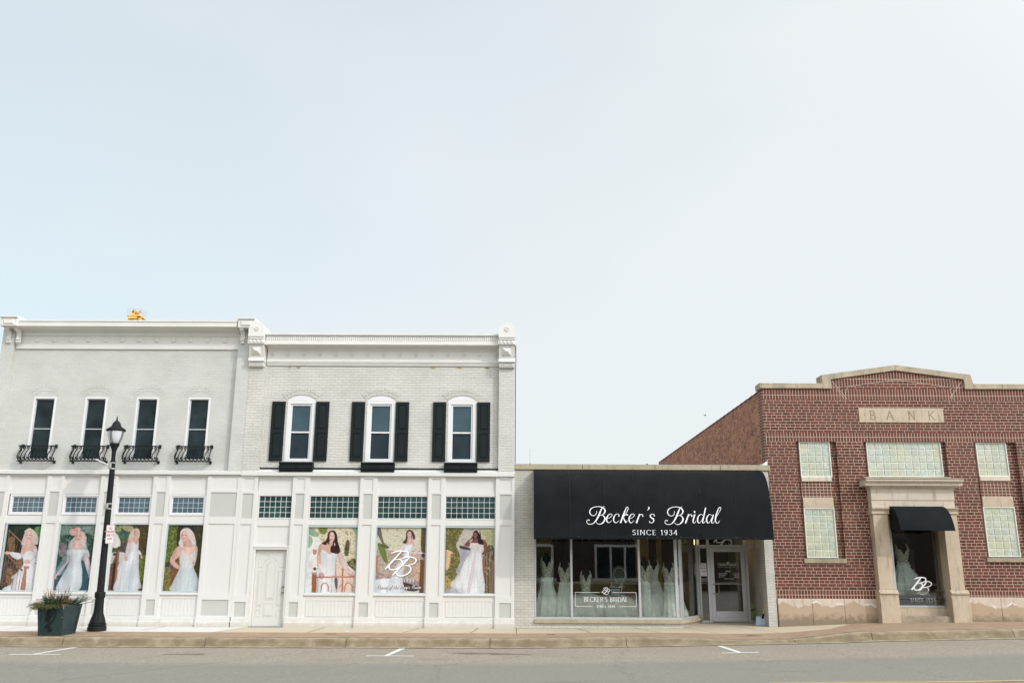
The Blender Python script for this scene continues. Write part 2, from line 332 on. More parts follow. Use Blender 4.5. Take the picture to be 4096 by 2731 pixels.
M['canvas'] = plain('black_awning_canvas', (.006, .008, .0095), .8, var=.35, scale=1.6, bumps=.25, bscale=3, spec=.15)
M['canvas_seam'] = plain('worn_canvas_seam', (.010, .0135, .0155), .7)
M['white_ink'] = plain('white_lettering', (.85, .85, .86), .5, var=0)
M['black_ink'] = plain('black_lettering', (.02, .03, .03), .5, var=0)
M['red_ink'] = plain('red_lettering', (.6, .05, .06), .5, var=0)
M['teal_ink'] = plain('pale_teal_lettering', (.55, .68, .68), .5, var=0)
M['sign'] = plain('white_sign_sheet', (.82, .8, .82), .35, var=.02)
M['steel'] = plain('brushed_steel', (.45, .44, .42), .4, .6, var=.1)
M['brass'] = plain('satin_nickel', (.35, .32, .28), .35, .8, var=.1)
M['yellow'] = plain('yellow_machine_paint', (.75, .45, .10), .5, var=.15, scale=1)
M['purple'] = plain('rusty_wheel_guard', (.12, .05, .06), .6, var=.2)
M['galv'] = plain('galvanised_rail', (.35, .35, .38), .5, .3)
M['roof'] = plain('grey_roof_membrane', (.3, .3, .3), .9, var=.1)
M['soil'] = plain('potting_soil', (.03, .02, .015), .95)
M['ochre'] = plain('ochre_wall_paint', (.42, .27, .08), .7, var=.08)
M['dark_cloth'] = plain('charcoal_curtain', (.018, .02, .024), .9, var=.3, scale=8)
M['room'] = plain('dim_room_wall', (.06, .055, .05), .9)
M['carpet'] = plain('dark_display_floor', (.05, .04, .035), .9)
M['wood'] = plain('dark_wood', (.09, .02, .018), .5)
M['shovel'] = plain('pale_blue_plastic', (.42, .52, .62), .4)
M['handle'] = plain('yellow_plastic', (.75, .62, .04), .4)
M['bag'] = plain('lime_green_bag', (.40, .43, .03), .4, var=.2, scale=12)
M['bird'] = plain('dark_plumage', (.04, .035, .03), .8)
M['litter'] = plain('pale_blue_wrapper', (.4, .55, .62), .5)
def stone(name, c1, c2, damp=False, z0=0, z1=.8):
    m, nt, b = newmat(name); v = objvec(nt)
    col = mixc(nt, rng(nt, noise(nt, v, 2.2, 6, .65), .3, .7), c1, c2)
    mp = nd(nt, 'Mapping'); mp.inputs['Scale'].default_value = (6, 6, 1.0); nt.links.new(v, mp.inputs[0])
    col = mixc(nt, rng(nt, noise(nt, mp.outputs[0], 1.6, 5, .65), .54, .74, 0, .55), col, (.12, .10, .085))
    if damp:
        s = nd(nt, 'SeparateXYZ'); nt.links.new(v, s.inputs[0])
        cx = nd(nt, 'CombineXYZ'); nt.links.new(s.outputs[0], cx.inputs[0])
        edge = math2(nt, 'ADD', math2(nt, 'MULTIPLY', noise(nt, cx.outputs[0], 1.25, 6, .6), .85), math2(nt, 'MULTIPLY', noise(nt, v, 14, 3), .10))
        hgt = math2(nt, 'SUBTRACT', math2(nt, 'SUBTRACT', s.outputs[2], z0+.01), edge)      # <0 = damp
        col = mixc(nt, rng(nt, hgt, .01, -.02, 0, .85), col, (.40, .29, .19))
        d = math2(nt, 'ADD', math2(nt, 'SUBTRACT', s.outputs[2], z0-.04), math2(nt, 'MULTIPLY', noise(nt, v, 7, 5, .7), -.55))
        col = mixc(nt, rng(nt, d, .03, -.14, 0, .6), col, (.09, .08, .055))
        ab = math2(nt, 'ABSOLUTE', math2(nt, 'SUBTRACT', hgt, .022), 0)
        ef = math2(nt, 'MULTIPLY', rng(nt, ab, .028, .008), rng(nt, noise(nt, cx.outputs[0], 1.6, 3), .50, .56))
        col = mixc(nt, math2(nt, 'MULTIPLY', ef, .9), col, (.74, .71, .73))
    nt.links.new(col, b.inputs['Base Color']); b.inputs['Roughness'].default_value = .85
    bump(nt, b, noise(nt, v, 30, 5), .35, .006)
    return m
M['stone'] = stone('limestone', (.44, .35, .255), (.54, .445, .335))
M['stone_light'] = stone('pale_limestone', (.54, .46, .37), (.62, .54, .45))
M['stone_base'] = stone('damp_limestone', (.50, .41, .33), (.60, .51, .43), True, .2)
M['stone_dirty'] = stone('weathered_limestone', (.20, .17, .125), (.42, .35, .25))
M['stone_cap'] = stone('weathered_coping', (.29, .245, .18), (.50, .41, .30))
M['sill_tan'] = stone('tan_sill', (.36, .30, .20), (.46, .39, .27))
M['carved'] = plain('carved_shadow', (.22, .17, .12), .9)

def glass(name, tint=(.82, .925, .895), refl=.15, rough=.0):
    m, nt, b = newmat(name); nt.nodes.remove(b); o = [n for n in nt.nodes if n.type == 'OUTPUT_MATERIAL'][0]
    tr = nd(nt, 'BsdfTransparent'); tr.inputs[0].default_value = rgba(tint)
    g = nd(nt, 'BsdfGlossy'); g.inputs['Roughness'].default_value = rough; g.inputs[0].default_value = (1, 1, 1, 1)
    lw = nd(nt, 'LayerWeight', i_Blend=.25); f = rng(nt, lw.outputs['Fresnel'], 0, 1, refl, 1)
    v = objvec(nt); bp_ = nd(nt, 'Bump', i_Strength=.012, i_Distance=.03); nt.links.new(noise(nt, v, 1.1, 2), bp_.inputs['Height']); nt.links.new(bp_.outputs[0], g.inputs['Normal'])
    mxs = nd(nt, 'MixShader'); nt.links.new(f, mxs.inputs[0]); nt.links.new(tr.outputs[0], mxs.inputs[1]); nt.links.new(g.outputs[0], mxs.inputs[2]); nt.links.new(mxs.outputs[0], o.inputs[0])
    return m
M['glass'] = glass('shop_glass')
M['glass_clear'] = glass('poster_cover_glass', (.97, .98, .99), .02)
def pane(name, col, rough=.12, spec=.35, var=.25, lines=None):
    m, nt, b = newmat(name); v = objvec(nt)
    c = mixc(nt, rng(nt, noise(nt, v, 1.6, 3), .35, .65), tuple(x*(1-var) for x in col), tuple(x*(1+var) for x in col))
    if lines:
        wv = nd(nt, 'TexWave', bands_direction='Z', i_Scale=lines); nt.links.new(v, wv.inputs[0])
        c = mixc(nt, rng(nt, wv.outputs['Fac'], 0, 1, 0, .25), c, (.0, .01, .015))
    nt.links.new(c, b.inputs['Base Color']); b.inputs['Roughness'].default_value = rough; b.inputs['Specular IOR Level'].default_value = spec
    return m
M['pane_dark'] = pane('dark_upper_glass', (.016, .027, .030), spec=.22, var=.55)  # uneven tone stands in for vague reflections, put into the glass colour
M['pane_blind'] = pane('glass_over_lowered_blind', (.045, .085, .11), lines=18, var=.12, spec=.3)
M['pane_screen'] = pane('glass_behind_insect_screen', (.022, .034, .044), .5, .15, var=.15)
M['block_dark'] = pane('dark_glass_block', (.022, .055, .055), .2, .5, var=.4)
M['block_blue'] = pane('blue_grey_glass_block', (.085, .125, .15), .2, .4, var=.25)
m, nt, b = newmat('patterned_glass_block'); v = objvec(nt)
n1 = noise(nt, v, 11, 3, .6, 2.0); c = mixc(nt, rng(nt, n1, .35, .65), (.36, .41, .37), (.60, .64, .57))
c = mixc(nt, rng(nt, noise(nt, v, 1.2, 2), .4, .6, 0, .5), c, (.50, .46, .24)); c = mixc(nt, rng(nt, noise(nt, v, 4.2, 1), .4, .62, 0, .45), c, (.33, .38, .33)); nt.links.new(c, b.inputs['Base Color'])
b.inputs['Roughness'].default_value = .15; bump(nt, b, n1, .5, .02); M['block_light'] = m
M['grout'] = plain('white_grout', (.70, .71, .69), .7, var=.03)
M['grout_blue'] = plain('blue_white_grout', (.50, .56, .60), .6, var=.03)
M['grout_b'] = plain('cream_grout', (.72, .71, .64), .7, var=.05)

def ground(name, stops, scale=60, rough=.9, bstr=.3, fn=None):
    m, nt, b = newmat(name); v = objvec(nt)
    c = mixc(nt, rng(nt, noise(nt, v, scale, 4, .7), .3, .7), stops[0], stops[1])
    c = mixc(nt, rng(nt, noise(nt, v, .9, 5, .6), .35, .7, 0, .6), c, stops[2])
    if fn: c = fn(nt, v, c)
    nt.links.new(c, b.inputs['Base Color']); b.inputs['Roughness'].default_value = rough
    bump(nt, b, noise(nt, v, scale*1.3, 3, .7), bstr, .006); return m
def road_fn(nt, v, c):
    s = nd(nt, 'SeparateXYZ'); nt.links.new(v, s.inputs[0])
    mp = nd(nt, 'Mapping'); mp.inputs['Scale'].default_value = (.35, 1.6, 1); nt.links.new(v, mp.inputs[0])
    streak = noise(nt, mp.outputs[0], 1.3, 5, .6)
    y = math2(nt, 'ADD', s.outputs[1], math2(nt, 'MULTIPLY', streak, 1.2))
    c = mixc(nt, rng(nt, y, -5.6, -6.3, 0, .55), c, (.165, .160, .145))                     # darker driving lane
    c = mixc(nt, rng(nt, math2(nt, 'ADD', s.outputs[1], math2(nt, 'MULTIPLY', streak, .5)), -3.1, -2.9, 0, .5), c, (.17, .13, .095))
    mc = nd(nt, 'Mapping'); mc.inputs['Scale'].default_value = (1, .45, 1); nt.links.new(v, mc.inputs[0])
    vo = nd(nt, 'TexVoronoi', feature='DISTANCE_TO_EDGE', i_Scale=.22); nt.links.new(math2v(nt, mc.outputs[0], noise(nt, v, 1.5, 5)), vo.inputs['Vector'])
    c = mixc(nt, math2(nt, 'MULTIPLY', rng(nt, vo.outputs[0], .006, .001), .28), c, (.09, .08, .075))
    pt = noise(nt, mp.outputs[0], .9, 3); c = mixc(nt, rng(nt, pt, .66, .74, 0, .45), c, (.15, .125, .10))
    return c
def math2v(nt, vec, fac):
    n = nd(nt, 'VectorMath', operation='ADD'); nt.links.new(vec, n.inputs[0])
    k = nd(nt, 'CombineXYZ'); nt.links.new(fac, k.inputs[0]); nt.links.new(fac, k.inputs[1]); nt.links.new(k.outputs[0], n.inputs[1]); return n.outputs[0]
M['asphalt'] = ground('worn_asphalt', ((.145, .13, .105), (.41, .36, .285), (.25, .215, .165)), 19, bstr=.6, fn=road_fn)
def kerb_fn(nt, v, c):
    s = nd(nt, 'SeparateXYZ'); nt.links.new(v, s.inputs[0])
    c = mixc(nt, rng(nt, noise(nt, v, 2.5, 6, .7), .42, .62, 0, .75), c, (.15, .12, .075))
    a = math2(nt, 'MULTIPLY', rng(nt, s.outputs[1], -2.83, -2.89), rng(nt, s.outputs[1], -3.04, -2.99)); c = mixc(nt, math2(nt, 'MULTIPLY', a, rng(nt, noise(nt, v, 4, 5), .35, .6, .35, .85)), c, (.17, .125, .07))
    return c
M['kerb'] = ground('worn_concrete_kerb', ((.32, .26, .175), (.45, .38, .265), (.38, .31, .21)), 40, fn=kerb_fn)
M['concrete'] = ground('tan_concrete', ((.46, .38, .275), (.56, .47, .35), (.50, .415, .305)), 50, bstr=.15)
M['new_concrete'] = ground('pale_new_concrete', ((.58, .56, .54), (.66, .64, .62), (.60, .58, .56)), 50, bstr=.12)
M['ground'] = ground('bare_ground', ((.12, .11, .08), (.2, .18, .13), (.15, .14, .09)), 5)
M['paint'] = ground('worn_road_paint', ((.62, .61, .58), (.78, .77, .74), (.55, .53, .5)), 40, bstr=.1)
M['paint_y'] = ground('yellow_road_paint', ((.5, .36, .14), (.6, .45, .18), (.45, .33, .15)), 40, bstr=.1)
m, nt, b = newmat('brick_paving'); v = objvec(nt)
t = nd(nt, 'TexBrick', i_Scale=1, i_Mortar_Size=.004, i_Brick_Width=.2, i_Row_Height=.1); nt.links.new(v, t.inputs['Vector'])
for k, cc in (('Color1', (.36, .25, .165)), ('Color2', (.29, .19, .13)), ('Mortar', (.16, .11, .08))): t.inputs[k].default_value = rgba(cc)
c = mixc(nt, rng(nt, noise(nt, v, 1.5, 6, .65), .4, .65, 0, .55), t.outputs['Color'], (.38, .26, .17))
c = mixc(nt, rng(nt, noise(nt, v, 3.1, 4, .6), .62, .7, 0, .5), c, (.12, .085, .07))
nt.links.new(c, b.inputs['Base Color']); b.inputs['Roughness'].default_value = .9; bump(nt, b, t.outputs['Fac'], -.4, .004); M['paving'] = m
def fabric(name, c1, c2, scale, thr=(.45, .55), transl=0):
    m, nt, b = newmat(name); v = objvec(nt)
    vo = nd(nt, 'TexVoronoi', i_Scale=scale); nt.links.new(v, vo.inputs[0])
    c = mixc(nt, rng(nt, math2(nt, 'ADD', vo.outputs['Distance'], math2(nt, 'MULTIPLY', noise(nt, v, scale*.6, 3), .5)), thr[0], thr[1]), c2, c1)
    nt.links.new(c, b.inputs['Base Color']); b.inputs['Roughness'].default_value = .8; bump(nt, b, vo.outputs['Distance'], .4, .01); return m
M['lace'] = fabric('ivory_lace', (.50, .45, .36), (.86, .84, .76), 22, (.5, .75))
M['tulle'] = plain('ivory_tulle', (.80, .76, .70), .9, var=.12, scale=5)
M['veil'] = None
M['tulle_dark'] = plain('champagne_tulle', (.76, .70, .62), .9, var=.12, scale=5)
m, nt, b = newmat('sheer_veil'); b.inputs['Base Color'].default_value = (.6, .6, .54, 1); b.inputs['Alpha'].default_value = .32; b.inputs['Roughness'].default_value = .9; M['veil'] = m
def leafmat(name, c1, c2):
    m, nt, b = newmat(name); g = nd(nt, 'ObjectInfo'); v = objvec(nt)
    c = mixc(nt, rng(nt, noise(nt, v, 18, 2), .35, .65), c1, c2); nt.links.new(c, b.inputs['Base Color']); b.inputs['Roughness'].default_value = .6; return m
M['needles'] = leafmat('evergreen_needles', (.022, .045, .026), (.07, .11, .05))
M['cedar'] = leafmat('golden_cedar', (.07, .09, .025), (.20, .19, .06))
M['berries'] = leafmat('red_orange_berries', (.35, .05, .03), (.5, .16, .07))
M['twig'] = leafmat('red_twigs', (.13, .03, .04), (.22, .06, .05))
M['straw'] = leafmat('dried_stems', (.30, .18, .08), (.42, .28, .15))
m, nt, b = newmat('lamp_globe'); v = objvec(nt); wv = nd(nt, 'TexWave', bands_direction='Z', i_Scale=6, i_Distortion=1); nt.links.new(v, wv.inputs[0])
nt.links.new(mixc(nt, rng(nt, wv.outputs['Fac'], 0, 1, .0, .3), (.62, .62, .64), (.40, .41, .43)), b.inputs['Base Color']); b.inputs['Roughness'].default_value = .12; M['globe'] = m
m, nt, b = newmat('lit_bulb'); b.inputs['Base Color'].default_value = (1, .7, .3, 1); b.inputs['Emission Color'].default_value = (1, .62, .22, 1); b.inputs['Emission Strength'].default_value = 3.0; M['lit'] = m
m, nt, b = newmat('printed_picture'); a = nd(nt, 'VertexColor', layer_name='print'); nt.links.new(a.outputs[0], b.inputs['Base Color']); b.inputs['Roughness'].default_value = .5; b.inputs['Specular IOR Level'].default_value = .2; M['print'] = m
M['opp_brick'] = brick('dark_brown_brick', (.085, .05, .035), (.06, .035, .028), (.13, .1, .08), dirt=.3)
# ---------------------------------------------------------------- the street
def lerp_table(T):
    def f(x):
        if x <= T[0][0]: return T[0][1]
        for (a, p), (b, q) in zip(T, T[1:]):
            if x <= b: return p+(q-p)*(x-a)/(b-a)
        return T[-1][1]
    return f
r_z = lerp_table([(-40, -.20), (-14, -.185), (-6, -.18), (0, -.17), (2.5, -.13), (5.8, -.06), (7.5, -.02), (8.3, .015), (11.2, .08), (16, .16), (40, .3)])
k_h = lerp_table([(-40, .17), (2.8, .175), (4.2, .13), (5.2, .06), (6.6, .055), (7.3, .12), (7.9, .175), (40, .17)])
f_z = lerp_table([(-40, .06), (-14, .065), (-4, .055), (1, .055), (4, .085), (7, .125), (8.5, .19), (10, .255), (15, .30), (40, .4)])
k_z = lambda x: r_z(x)+k_h(x)
XS = [-45, -30, -20]+[-16+.5*i for i in range(70)]+[24, 32, 45]
KY = -2.62        # back of the kerb
def sheet(name, rows, zf, mat, xs=XS, wob=None):
    mb = MB(); n = len(rows)
    for x in xs:
        for y in rows:
            yy = y(x) if callable(y) else y; mb.v.append((x, yy, zf(x, yy)))
    for i in range(len(xs)-1):
        for j in range(n-1):
            a = i*n+j; mb.f.append((a, a+n, a+n+1, a+1)); mb.m.append(0)
    o = mb.build(name, mat); o['kind'] = 'structure'; return o
def walk_z(x, y, l=0.0):
    if y >= 0: return f_z(x)+min(y, 2)*.02+l
    t = y/KY; return f_z(x)*(1-t)+k_z(x)*t+l
sheet('ground', [-150, -80, -37.5, -20, 0, 20, 60, 300], lambda x, y: -.32, M['ground'], xs=[-300, -100, -30, 0, 30, 100, 300])
sheet('road', [-32, -24, -16, -12, -9, -7, -5, -4, -3.27], lambda x, y: r_z(x), M['asphalt'])
sheet('sidewalk', [KY, -2, -1.4, -.7, 0, 1, 2.2], walk_z, M['concrete'])
sheet('pale_sidewalk', [-1.42, -.7, .04], lambda x, y: walk_z(x, y, .004), M['new_concrete'], xs=[-45, -30, -20]+[-16+.5*i for i in range(17)]+[-7.6])
mbn = MB(); mbn.face([(-7.6, -1.42, walk_z(-7.6, -1.42, .004)), (-7.6, .04, walk_z(-7.6, .04, .004)), (-6.98, .04, walk_z(-6.98, .04, .004)), (-7.45, -1.42, walk_z(-7.45, -1.42, .004))][::-1]); o = mbn.build('pale_sidewalk', M['new_concrete']); o['kind'] = 'structure'
pav_in = lambda x: -1.38 if x > -7.2 else -1.06
def pin(x):
    if x < -7.2: return -1.42
    if x < 7.9: return -1.42
    if x > 9.0: return .02
    return -1.42+(x-7.9)/1.1*1.44
sheet('brick_paving', [KY+.02, -2, pin], lambda x, y: walk_z(x, y, .004), M['paving'], xs=[-45, -30, -20]+[-16+.5*i for i in range(17)]+[-7.2])
sheet('brick_paving', [KY+.02, -2, pin], lambda x, y: walk_z(x, y, .004), M['paving'], xs=[-7.19]+[-7+.5*i for i in range(30)]+[7.9, 8.2, 8.6, 9.0, 9.5, 10, 11, 12, 13, 14, 16, 18, 24, 32, 45])
# kerb in cast lengths with a rounded nose and a narrow gutter
seams = [-45, -13.2, -10.44, -7.13, -3.86, -.52, 2.64, 6.55, 8.35, 11.65, 14.9, 18.2, 45]
prof = [(KY-.0, 0), (KY-.20, 0), (KY-.255, -.012), (KY-.29, -.045), (KY-.31, -.10)]
for a, b_ in zip(seams, seams[1:]):
    mb = MB(); xs = [a+.006]+[x for x in XS if a+.05 < x < b_-.05]+[b_-.006]; P = len(prof)+3
    for x in xs:
        h = k_h(x); top = k_z(x)+.003; sc = h/.175
        mb.v.append((x, KY, top-.3))
        for y, dz in prof: mb.v.append((x, y, top+dz*sc))
        mb.v.append((x, KY-.35, r_z(x)+.012)); mb.v.append((x, KY-.66, r_z(x)+.006))
    for i in range(len(xs)-1):
        for j in range(P-1): mb.f.append((i*P+j, (i+1)*P+j, (i+1)*P+j+1, i*P+j+1)); mb.m.append(0)
    o = mb.build('kerb', M['kerb']); o['kind'] = 'structure'
mb = MB()
for x0, x1 in zip(XS, XS[1:]):
    if abs(x0) < 22: mb.face([(x0, KY+.0, walk_z(x0, KY)+.007), (x1, KY+.0, walk_z(x1, KY)+.007), (x1, KY+.03, walk_z(x1, KY)+.007), (x0, KY+.03, walk_z(x0, KY)+.007)]); mb.face([(x0, -3.30, r_z(x0)+.008), (x1, -3.30, r_z(x1)+.008), (x1, -3.275, r_z(x1)+.008), (x0, -3.275, r_z(x0)+.008)])
mb.build('kerb_joints', plain('tar_joint', (.09, .078, .06), .95, var=.4, scale=6))['kind'] = 'structure'
# joints sawn in the sidewalk: narrow dark gaps
mj = MB()
for (xa, ya, xb, yb) in [(-12.9, -1.0, -12.6, 0), (-9.4, -1.0, -9.15, 0), (-5.1, -1.4, -4.95, 0), (-2.75, -1.4, -2.45, 0), (-1.05, -1.4, -.9, 0), (.1, -1.4, .1, 0), (1.95, -1.4, 1.72, 0), (3.7, -1.4, 3.2, 0), (5.15, -1.4, 4.55, -.02), (6.65, -1.4, 5.95, .1), (8.15, -1.2, 7.6, -.05)]:
    w2 = .009; mj.face([(xa-w2, ya, walk_z(xa, ya, .007)), (xa+w2, ya, walk_z(xa, ya, .007)), (xb+w2, yb, walk_z(xb, yb, .007)), (xb-w2, yb, walk_z(xb, yb, .007))])
mj.build('sidewalk_joints', plain('dark_joint', (.10, .085, .06), .95))['kind'] = 'structure'
def paintquad(pts, mat):
    mb = MB(); mb.face([(x, y, r_z(x)+.004) for x, y in pts]); mb.build('road_marking', mat)['kind'] = 'structure'
for x0, x1, y, sx0, sx1 in ((-10.52, -9.45, -5.03, -10.02, -9.92), (-3.05, -2.05, -5.07, -2.63, -2.50), (4.38, 5.15, -5.02, 4.76, 4.69)):
    paintquad([(x0, y-.05), (x1, y-.05), (x1, y+.05), (x0, y+.05)], M['paint'])
    paintquad([(sx0-.05, y+.06), (sx0+.05, y+.06), (sx1+.07, -3.36), (sx1-.06, -3.36)], M['paint'])
mb = MB()
for i in range(22):
    x = 4+i*1.0; z = lambda q: r_z(q)+.004
    y = lambda q: -10.03-.08*(q-5.5)
    mb.face([(x, y(x)-.05, z(x)), (x+1, y(x+1)-.05, z(x+1)), (x+1, y(x+1)+.05, z(x+1)), (x, y(x)+.05, z(x))])
mb.build('yellow_line', M['paint_y'])['kind'] = 'structure'
# damp oil stain on the road
def blot(cx, cy, rx, ry, seed, mat, dz=.003):
    rr = random.Random(seed); mb = MB(); P = []
    for k in range(40):
        a = 2*math.pi*k/40; q = 1+.25*math.sin(3*a+seed)+.18*math.sin(7*a+2*seed)+rr.uniform(-.08, .08)
        P.append((cx+rx*q*math.cos(a), cy+ry*q*math.sin(a)))
    mb.face([(x, y, r_z(x)+dz) for x, y in P]); o = mb.build('road_stain', mat); o['kind'] = 'structure'
M['stain'] = ground('damp_asphalt', ((.13, .105, .08), (.21, .175, .14), (.15, .125, .10)), 34)
blot(-.75, -4.45, .55, .17, 1, M['stain']); blot(-.1, -4.62, .4, .12, 2, M['stain'], .0035); blot(-6.85, -4.85, .38, .14, 4, M['stain'])

# ---------------------------------------------------------------- shared facade pieces
def board_bay(mb, x0, x1, z0, z1, y):        # beadboard under a shop window
    n = max(3, round((x1-x0)/.1)); w_ = (x1-x0)/n
    for i in range(n): mb.bev(x0+i*w_+.001, x0+(i+1)*w_-.001, y, y+.02, z0, z1, .0025)
def block_window(parent, x0, x1, z0, z1, nx, nz, y, mblock, mgrout, gap=.012, bul=.012):
    mb = MB(); mb.box(x0, x1, y, y+.05, z0, z1, 1)
    cw, ch = (x1-x0)/nx, (z1-z0)/nz
    for i in range(nx):
        for j in range(nz):
            a, b, c, d = x0+i*cw+gap, x0+(i+1)*cw-gap, z0+j*ch+gap, z0+(j+1)*ch-gap
            mb.bev(a, b, y-bul, y-.001, c, d, bul*.9, 0)
    return mb.build('glass_block_pane', [mblock, mgrout], parent)
def frame(mb, x0, x1, z0, z1, w_, y0, y1, m=0, b=.006):
    mb.bev(x0, x1, y0, y1, z1-w_, z1, b, m); mb.bev(x0, x1, y0, y1, z0, z0+w_, b, m)
    mb.bev(x0, x0+w_, y0+.001, y1, z0+w_, z1-w_, b, m); mb.bev(x1-w_, x1, y0+.001, y1, z0+w_, z1-w_, b, m)

# ================================================================ FIRST WHITE BUILDING
B1 = thing('painted_brick_building', 'pale grey painted brick building with four tall windows and black iron balconies', 'building', (-11, 0, 0))
# brick wall, upper storey
wins1 = [(-13.49, -12.86), (-12.04, -11.42), (-10.60, -9.97), (-9.14, -8.52)]
mb = MB(); mb.grid(-14.2, -7.82, 4.12, 7.62, 0, [(a, b, 4.44, 6.20, .1, None) for a, b in wins1])
mb.box(-14.5, -7.5, .35, 20, -.1, 7.9, 0)
mb.build('wall', M['grey_brick'], B1)
mb = MB(); mb.box(-14.55, -14.2, -.14, .3, 4.12, 8.13); mb.build('pilaster', M['grey_brick'], B1)
mb = MB(); mb.box(-7.82, -7.452, -.14, .3, 4.12, 8.13); mb.build('pilaster', M['grey_brick'], B1)
def fan(mb, cx, z0, z1, half, y, n=13, r_in=None, depth=.015):
    """brick voussoirs over a flat-headed window: a fan of small bricks"""
    h = z1-z0; R = (half*half+h*h)/(2*h); cz = z1-R; a0 = math.asin(half/R); w_ = .21
    for i in range(n):
        for rr in ((R+.002, R+w_*.5-.004), (R+w_*.5+.004, R+w_)):
            t0 = -a0+2*a0*(i+.06)/n; t1 = -a0+2*a0*(i+.94)/n
            p = [(cx+rr[0]*math.sin(t0), cz+rr[0]*math.cos(t0)), (cx+rr[0]*math.sin(t1), cz+rr[0]*math.cos(t1)), (cx+rr[1]*math.sin(t1), cz+rr[1]*math.cos(t1)), (cx+rr[1]*math.sin(t0), cz+rr[1]*math.cos(t0))]
            mb.prism(p, y-depth, y+.02)
def seg(cx, z0, z1, half, n=12):    # arc segment outline
    h = z1-z0; R = (half*half+h*h)/(2*h); cz = z1-R; a0 = math.asin(half/R)
    return [(cx-half, z0-.0)]+[(cx+half, z0)]+[(cx+R*math.sin(a0-2*a0*i/n), cz+R*math.cos(a0-2*a0*i/n)) for i in range(1, n)]
for a, b_ in wins1:
    cx = (a+b_)/2
    mb = MB(); fan(mb, cx, 6.215, 6.37, .34, 0, depth=.006); mb.build('brick_arch', M['grey_brick'], B1)
    mb = MB(); mb.prism(seg(cx, 6.205, 6.345, .32), -.006, .02); mb.build('arch_infill', M['grey_brick'], B1)
    wn = MB(); frame(wn, a-.005, b_+.005, 4.42, 6.205, .055, -.012, .13); wf = wn.build('window', M['vinyl'], B1)
    mb = MB(); frame(mb, a+.05, b_-.05, 4.47, 6.15, .016, .035, .10); mb.box(a+.066, b_-.066, .045, .1, 5.295, 5.32); mb.build('sash', M['alu2'], wf)
    mb = MB(); mb.box(a+.055, b_-.055, .075, .095, 4.49, 6.13); mb.build('window_pane', M['pane_dark'], wf)
# cornice, swept along the front
mb = MB()
mb.exx([(.02, 7.585), (-.05, 7.585), (-.05, 7.75), (-.035, 7.765), (-.025, 7.79), (-.025, 7.955), (-.05, 7.965), (-.07, 7.975), (-.07, 8.08), (-.10, 8.085), (-.11, 8.10), (-.17, 8.11), (-.30, 8.125), (-.43, 8.15), (-.45, 8.15), (-.45, 8.275), (-.475, 8.285), (-.475, 8.325), (-.4, 8.34), (.3, 8.34), (.3, 7.585)], -14.19, -7.825)
cor = mb.build('cornice', M['cornice'], B1)
for i in range(14):
    x = -14.09+.487*i
    if x < -7.9: mb = MB(); mb.bev(max(x-.06, -14.06), x+.06, -.06, -.02, 7.79, 7.92, .012); mb.build('cornice_block', M['cornice'], cor)
def corbel(mb, x0, x1):
    P = [(-.14, 7.72), (-.20, 7.72), (-.22, 7.76), (-.20, 7.79), (-.235, 7.81), (-.235, 7.835), (-.21, 7.85), (-.20, 7.90), (-.215, 7.98), (-.27, 8.04), (-.36, 8.065), (-.39, 8.08), (-.40, 8.13), (-.14, 8.13)]
    mb.exx(P, x0, x1)
for x0, x1 in ((-14.44, -13.97), (-7.79, -7.32)):
    yf = -.54 if x0 < -10 else -.44
    mb = MB(); mb.bev(x0, x1, yf, .3, 8.13, 8.36, .01); mb.exx([(yf-.02, 8.36), (yf-.05, 8.375), (yf-.05, 8.415), (.3, 8.44), (.3, 8.36)], x0-.01, x1+.01)
    cp = mb.build('cornice_end', M['cornice'], B1)
    mb = MB(); mb.bev(x0+.09, x1-.09, yf-.03, yf, 8.18, 8.32, .022); mb.build('raised_panel', M['cornice'], cp)
    for k in (0, 1):
        mb = MB(); a = x0+.045 if k == 0 else x1-.155; corbel(mb, a, a+.11); mb.build('scroll_bracket', M['cornice'], cp)
